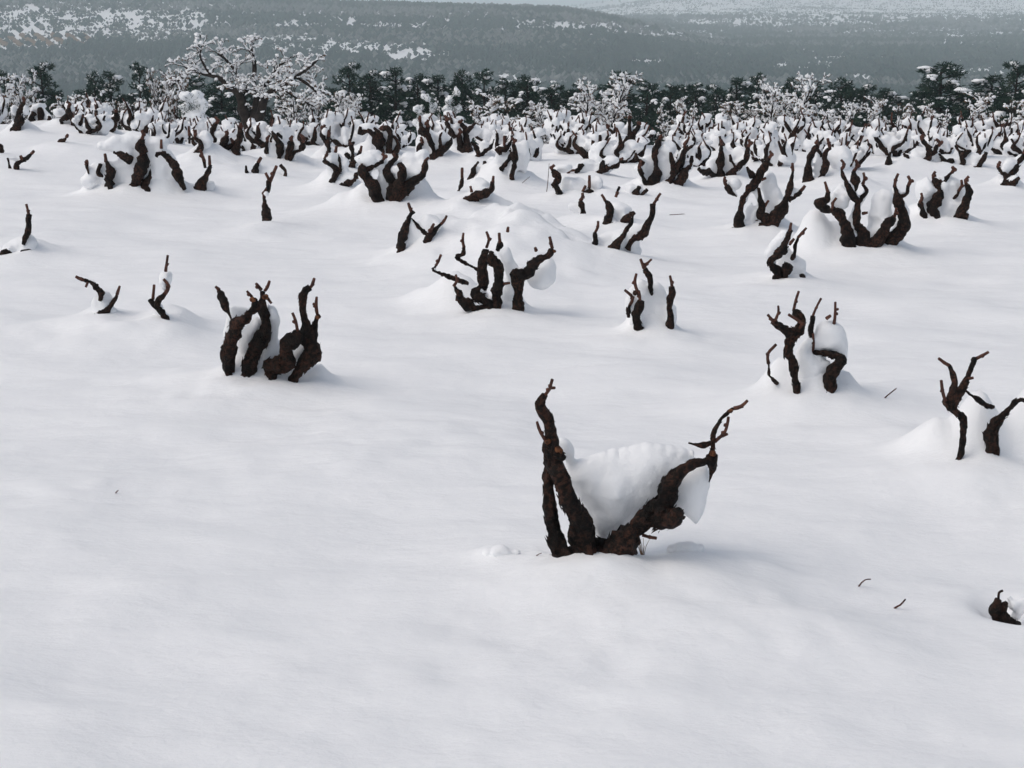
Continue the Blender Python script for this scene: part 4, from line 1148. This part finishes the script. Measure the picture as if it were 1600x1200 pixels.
lump_conifer(3, 303, [(300, 152, 17, 13), (310, 164, 15, 13), (290, 164, 12, 10), (300, 178, 20, 14), (302, 194, 22, 16)], 'round bush buried under one big white dome of snow', 'buried_bush', 35.0)

# ------------------------------------------------------------------ far woods across the valley
CLEAR = [(160, 40, 240, 30), (60, 66, 90, 16), (545, 74, 150, 13), (650, 84, 60, 12), (470, 62, 90, 8), (610, 42, 80, 5), (490, 42, 40, 4), (890, 42, 110, 8), (1030, 52, 90, 10), (1100, 58, 50, 9),
         (1330, 14, 420, 20), (1200, 36, 190, 8), (1420, 52, 190, 7), (1520, 112, 110, 9), (1010, 96, 40, 7), (1250, 102, 70, 9), (1335, 118, 40, 8), (830, 126, 60, 9), (770, 116, 60, 6), (1480, 96, 60, 5), (1320, 90, 120, 5)]
r = np.random.RandomState(4)
def scatter(n, r0, r1, size, seed):
    a = r.uniform(-.44, .44, n); d = np.sqrt(r.uniform(r0 * r0, r1 * r1, n)); x, y = d * np.tan(a) * .98, d
    z = G(x, y, False); f = y; u = 800 + F_PX * x / y; v = HZ + (CAM_H - z) / y * F_PX
    nz = vn(x / 90, y / 260, 0, 55) * .6 + vn(x / 30, y / 60, 0, 56) * .4
    dens = sstep(.08, .24, nz)
    for cu, cv, ru, rv in CLEAR:
        e = np.sqrt(((u - cu) / ru) ** 2 + ((v - cv) / rv) ** 2) + .5 * (vn(u / 18, v / 4, 0, 57) - .5)
        dens = np.where(e < 1, np.minimum(dens, .05 + .5 * sstep(.7, 1.0, e)), dens)
    dens = np.where((u > 1000) & (v < 26), dens * .06, dens)
    dens = np.where((d > 3000), dens * .12, dens)
    k = r.uniform(0, 1, n) < dens
    return x[k], y[k], z[k], size * r.uniform(.5, 1.5, k.sum())
OV = np.array([(1, 0, 0), (0, 1, 0), (-1, 0, 0), (0, -1, 0), (0, 0, 1), (0, 0, -1)], float); OT = np.array([(0, 1, 4), (1, 2, 4), (2, 3, 4), (3, 0, 4), (1, 0, 5), (2, 1, 5), (3, 2, 5), (0, 3, 5)])
def forest(name, sets, lab):
    VV, TT, MI, n = [], [], [], 0
    for (x, y, z, s), (BV, BT), lobes in sets:
        for lb in range(lobes):
            m = len(x)
            base = np.repeat(BV[None], m, 0)
            taper = np.where(base[..., 2] > 0, 1 - .5 * base[..., 2], 1.0)
            P = base * (1 + r.uniform(-.35, .35, (m, len(BV))))[..., None]; P[..., 0] *= taper * .44; P[..., 1] *= taper * .44; P[..., 2] = P[..., 2] * .55 + .45
            f = 1.0 if lb == 0 else .62
            P = P * (s * f)[:, None, None]; P[..., 0] *= r.uniform(.8, 1.6, m)[:, None]
            P += np.stack([x, y, z], -1)[:, None, :]
            if lb: P += (np.stack([r.uniform(-.42, .42, m), r.uniform(-.4, .4, m), r.uniform(.0, .45, m)], -1) * s[:, None])[:, None, :]
            VV.append(P.reshape(-1, 3)); TT.append((BT[None] + (np.arange(m) * len(BV))[:, None, None] + n).reshape(-1, 3)); n += m * len(BV)
            up = base[:, BT].mean(2)[..., 2]
            fr = (vn(x / 520 + y / 900, y / 120, 0, 71) * .6 + vn(x / 130, y / 240, 0, 73) * .25 + vn(x / 40, y / 60, 0, 72) * .15 + r.uniform(-.14, .14, m)) > .585
            MI.append(np.repeat(fr[:, None], len(BT), 1).astype(np.int32).ravel())
    me = mesh_np(name, np.concatenate(VV), [np.concatenate(TT)], False)
    me.materials.append(M['far_foliage']); me.materials.append(M['frosted_foliage'])
    mi = np.concatenate(MI)
    if len(me.polygons) == len(mi): me.polygons.foreach_set('material_index', mi)
    return tag(obj(name, me), lab, 'forest', None, 'stuff')
O8 = (OV, OT)
def scrub(n, r0, r1, size):                   # low bushes dotted over the snowy clearings
    a = r.uniform(-.44, .44, n); d = np.sqrt(r.uniform(r0 * r0, r1 * r1, n)); x, y = d * np.tan(a) * .98, d
    z = G(x, y, False); k = vn(x / 25, y / 90, 0, 61) * .5 + vn(x / 9, y / 20, 0, 62) * .5 > r.uniform(.36, .62, n)
    u = 800 + F_PX * x / y; v = HZ + (CAM_H - z) / y * F_PX; inside = (u > 1000) & (v < 28)
    for cu, cv, ru, rv in CLEAR: inside |= ((u - cu) / ru) ** 2 + ((v - cv) / rv) ** 2 < 1.1
    k &= inside
    return x[k], y[k], z[k] - .2, size * r.uniform(.5, 1.4, k.sum())
near = [(scatter(6500, 500, 700, 3.8, 2), O8, 2), (scatter(38000, 700, 1250, 4.0, 3), O8, 1)]
far = [(scatter(42000, 1250, 2100, 4.2, 4), O8, 1), (scatter(28000, 2100, 3300, 5.0, 5), O8, 1), (scatter(9000, 3300, 6200, 7.0, 6), O8, 1), (scrub(140000, 900, 2100, 1.9), O8, 1), (scrub(100000, 2100, 4200, 2.2), O8, 1)]
forest('valley_woods', near, 'hazy green pine woods filling the valley behind the trees')
forest('hillside_woods', far, 'bluish woods and scrub scattered over the far snowy hillside')

# bank hedges between the terraces of the far hillside, upper left
def hit_far(u, v):
    d = ray(u, v); Y = np.linspace(300, 3000, 5401); t = Y / d[1]; un = CAM_H + d[2] * t < G(d[0] * t, Y, False); return float(Y[np.argmax(un)])
for k in range(7):
    u0 = -4 + 24 * k; Ya_, Yb_ = hit_far(u0 + 14, 73), hit_far(u0 - 10, 56); pa_, pb_ = at_depth(u0 + 14, 73, Ya_), at_depth(u0 - 10, 56, Yb_)
    mb = MB(); rr_ = random.Random(k)
    for t in np.linspace(0, 1, 40):
        p = pa_ + (pb_ - pa_) * t; p[2] = float(G(p[:1], p[1:2], False)[0]) + 1.0 - pa_[2]; p[0] -= pa_[0]; p[1] -= pa_[1]
        blob(mb, p + [rr_.uniform(-.5, .5), rr_.uniform(-2, 2), 0], (rr_.uniform(1.6, 2.6), (abs(Yb_ - Ya_) / 24), rr_.uniform(1.2, 2.0)), ICO1, .35, k)
    tag(obj('hedge_row', mb.mesh('hedge_row'), M['dry_leaves']), f'brown slanting hedge on the far upper-left terraces, {["first", "second", "third", "fourth", "fifth", "sixth", "seventh"][k]} from the left edge', 'hedge', 'terrace hedges on the far hillside').location = tuple(pa_)
# ------------------------------------------------------------------ small things on the snow
def twig(pts, r0, lab, buried=.02, name='fallen_twig'):
    u, v = pts[0]; Y = hit(u, v); base = at_depth(u, v, Y); g = gz(base[0], Y); org = np.array([base[0], Y, g])
    P = []
    for t, (a, b) in enumerate(pts):
        p = at_depth(a, b, Y - .01 * t); P.append(p - org + [0, 0, g - base[2]])
    P.insert(0, P[0] + (P[0] - P[1]) * .6 + [0, 0, -buried])
    mb = MB(); tube(mb, P, np.linspace(r0, r0 * .6, len(P)), 6, .012, .3, 70, 1)
    tag(obj(name, mb.mesh(name), M['cane']), lab, 'twig').location = tuple(org)
twig([(1341, 926), (1351, 916), (1360, 915)], .003, 'thin bent twig lying on the snow right of the nearest vine')
twig([(1397, 958), (1406, 953), (1414, 944)], .004, 'short straight twig sticking out of the snow near the lower right hole')
twig([(1382, 630), (1390, 623), (1400, 615)], .004, 'thin twig poking from the snow between the two right-hand vines')
twig([(182, 788), (186, 784)], .003, 'tiny twig tip alone in the open snow at left')
twig([(838, 901), (846, 897)], .002, 'tiny dark twig left of the nearest vine base')
twig([(1068, 335), (1046, 336)], .006, 'broken twig lying flat beyond the crooked stump')
twig([(1148, 367), (1162, 367)], .006, 'short dark twig lying before the thick goblet vine')
twig([(1184, 366), (1193, 371)], .005, 'small slanting twig right of the short dark twig')
twig([(854, 308), (856, 290), (858, 262)], .005, 'long thin upright cane standing alone in the snow', .03, 'cane')
twig([(816, 296), (828, 286)], .004, 'thin slanting twig below the wriggling vine arm')
# a tuft of dry grass by the nearest vine
Y = hit(1004, 888); b = at_depth(1004, 888, Y); r_ = random.Random(3); mb = MB()
for k in range(9):
    d = np.array([r_.uniform(-.03, .03), r_.uniform(-.02, .02), r_.uniform(.03, .07)]); tube(mb, [(0, 0, -.02), tuple(d * .5 + [0, 0, .005]), tuple(d)], [.0012, .001, .0006], 4, None)
tag(obj('grass_tuft', mb.mesh('grass_tuft'), M['dry_leaves']), 'wisp of dry grass just right of the nearest vine base', 'grass').location = (b[0], Y, gz(b[0], Y))
# clods of snow fallen beside the nearest vine
def clod(u, v, parts, lab):
    Y = hit(u, v); b = at_depth(u, v, Y); g = gz(b[0], Y); mb = MB(); k = Y / F_PX
    for du, dv, s in parts: blob(mb, (du * k, 0.01, dv * k), (s * k, s * k, s * k * .8), ICO3, .25, int(du + 50), 2.5)
    tag(obj('snow_clod', fuse('snow_clod', mb, .006, 3, .003), M['snow']), lab, 'snow clod').location = (b[0], Y, g)
clod(778, 890, [(0, -6, 14), (-18, -5, 9), (14, -6, 11), (6, 2, 8), (30, -4, 7)], 'crumbled clod of snow left of the nearest vine')
clod(1062, 896, [(0, 0, 10), (16, 2, 12), (32, 0, 9), (-14, -2, 8)], 'flat crumbled clod of snow right of the nearest vine')
# the stump down in its hole at the lower right
Y = hit(1566, 955); b = at_depth(1566, 955, Y); g = gz(b[0], Y); org = np.array([b[0], Y, g]); root = empty('vine_stump', tuple(org)); r_ = random.Random(9)
for pts in ([(1594, 976, 4), (1580, 974, 9), (1567, 968, 12), (1558, 956, 10), (1557, 944, 7), (1560, 936, 5)], [(1563, 956, 7), (1569, 946, 6), (1573, 941, 4)]):
    P = [at_depth(u, v, Y) - org for u, v, q in pts]; mb = MB(); tube(mb, P, [q * Y / F_PX for u, v, q in pts], 12, .006, .9, 40, 3, flakes=24, rng=r_); arm_ = obj('arm', mb.mesh('arm'), M['bark'], root)
P = [at_depth(u, v, Y) - org for u, v in [(1560, 937), (1561, 926), (1567, 923)]]; mb = MB(); tube(mb, P, [.004] * 3, 6, .01); obj('cane_stub', mb.mesh('cane_stub'), M['bark'], arm_)
mb = MB(); k_ = Y / F_PX
for u_, v_, r__ in ((1584, 944, 13), (1594, 952, 12), (1576, 934, 7), (1600, 940, 13), (1588, 962, 9)): blob(mb, at_depth(u_, v_, Y + .03) - org, (r__ * k_, r__ * k_, r__ * k_ * .85), ICO2, .25, int(u_))
obj('snow_cap', fuse('snow_cap', mb, .006, 4, .004), M['snow'], root)
tag(root, 'blackened vine stump down in a small snow hole at the lower right edge', 'vine stump')

# ------------------------------------------------------------------ haze over the valley
import bmesh
bm = bmesh.new(); bmesh.ops.create_cube(bm, size=1.0)
bmesh.ops.scale(bm, vec=(60000, 60000, 300), verts=bm.verts); bmesh.ops.translate(bm, vec=(0, 0, 100), verts=bm.verts)
me = bpy.data.meshes.new('haze'); bm.to_mesh(me); bm.free()
hm = bpy.data.materials.new('haze'); hm.use_nodes = True; nt = hm.node_tree; nt.nodes.clear()
ho = nt.nodes.new('ShaderNodeOutputMaterial'); hv = nt.nodes.new('ShaderNodeVolumePrincipled')
hv.inputs['Color'].default_value = (.79, .89, .915, 1); hv.inputs['Density'].default_value = .0004; hv.inputs['Anisotropy'].default_value = 0.0
nt.links.new(hv.outputs[0], ho.inputs['Volume'])
tag(obj('haze', me, hm), 'thin pale winter haze over the valley', None, None, 'stuff')
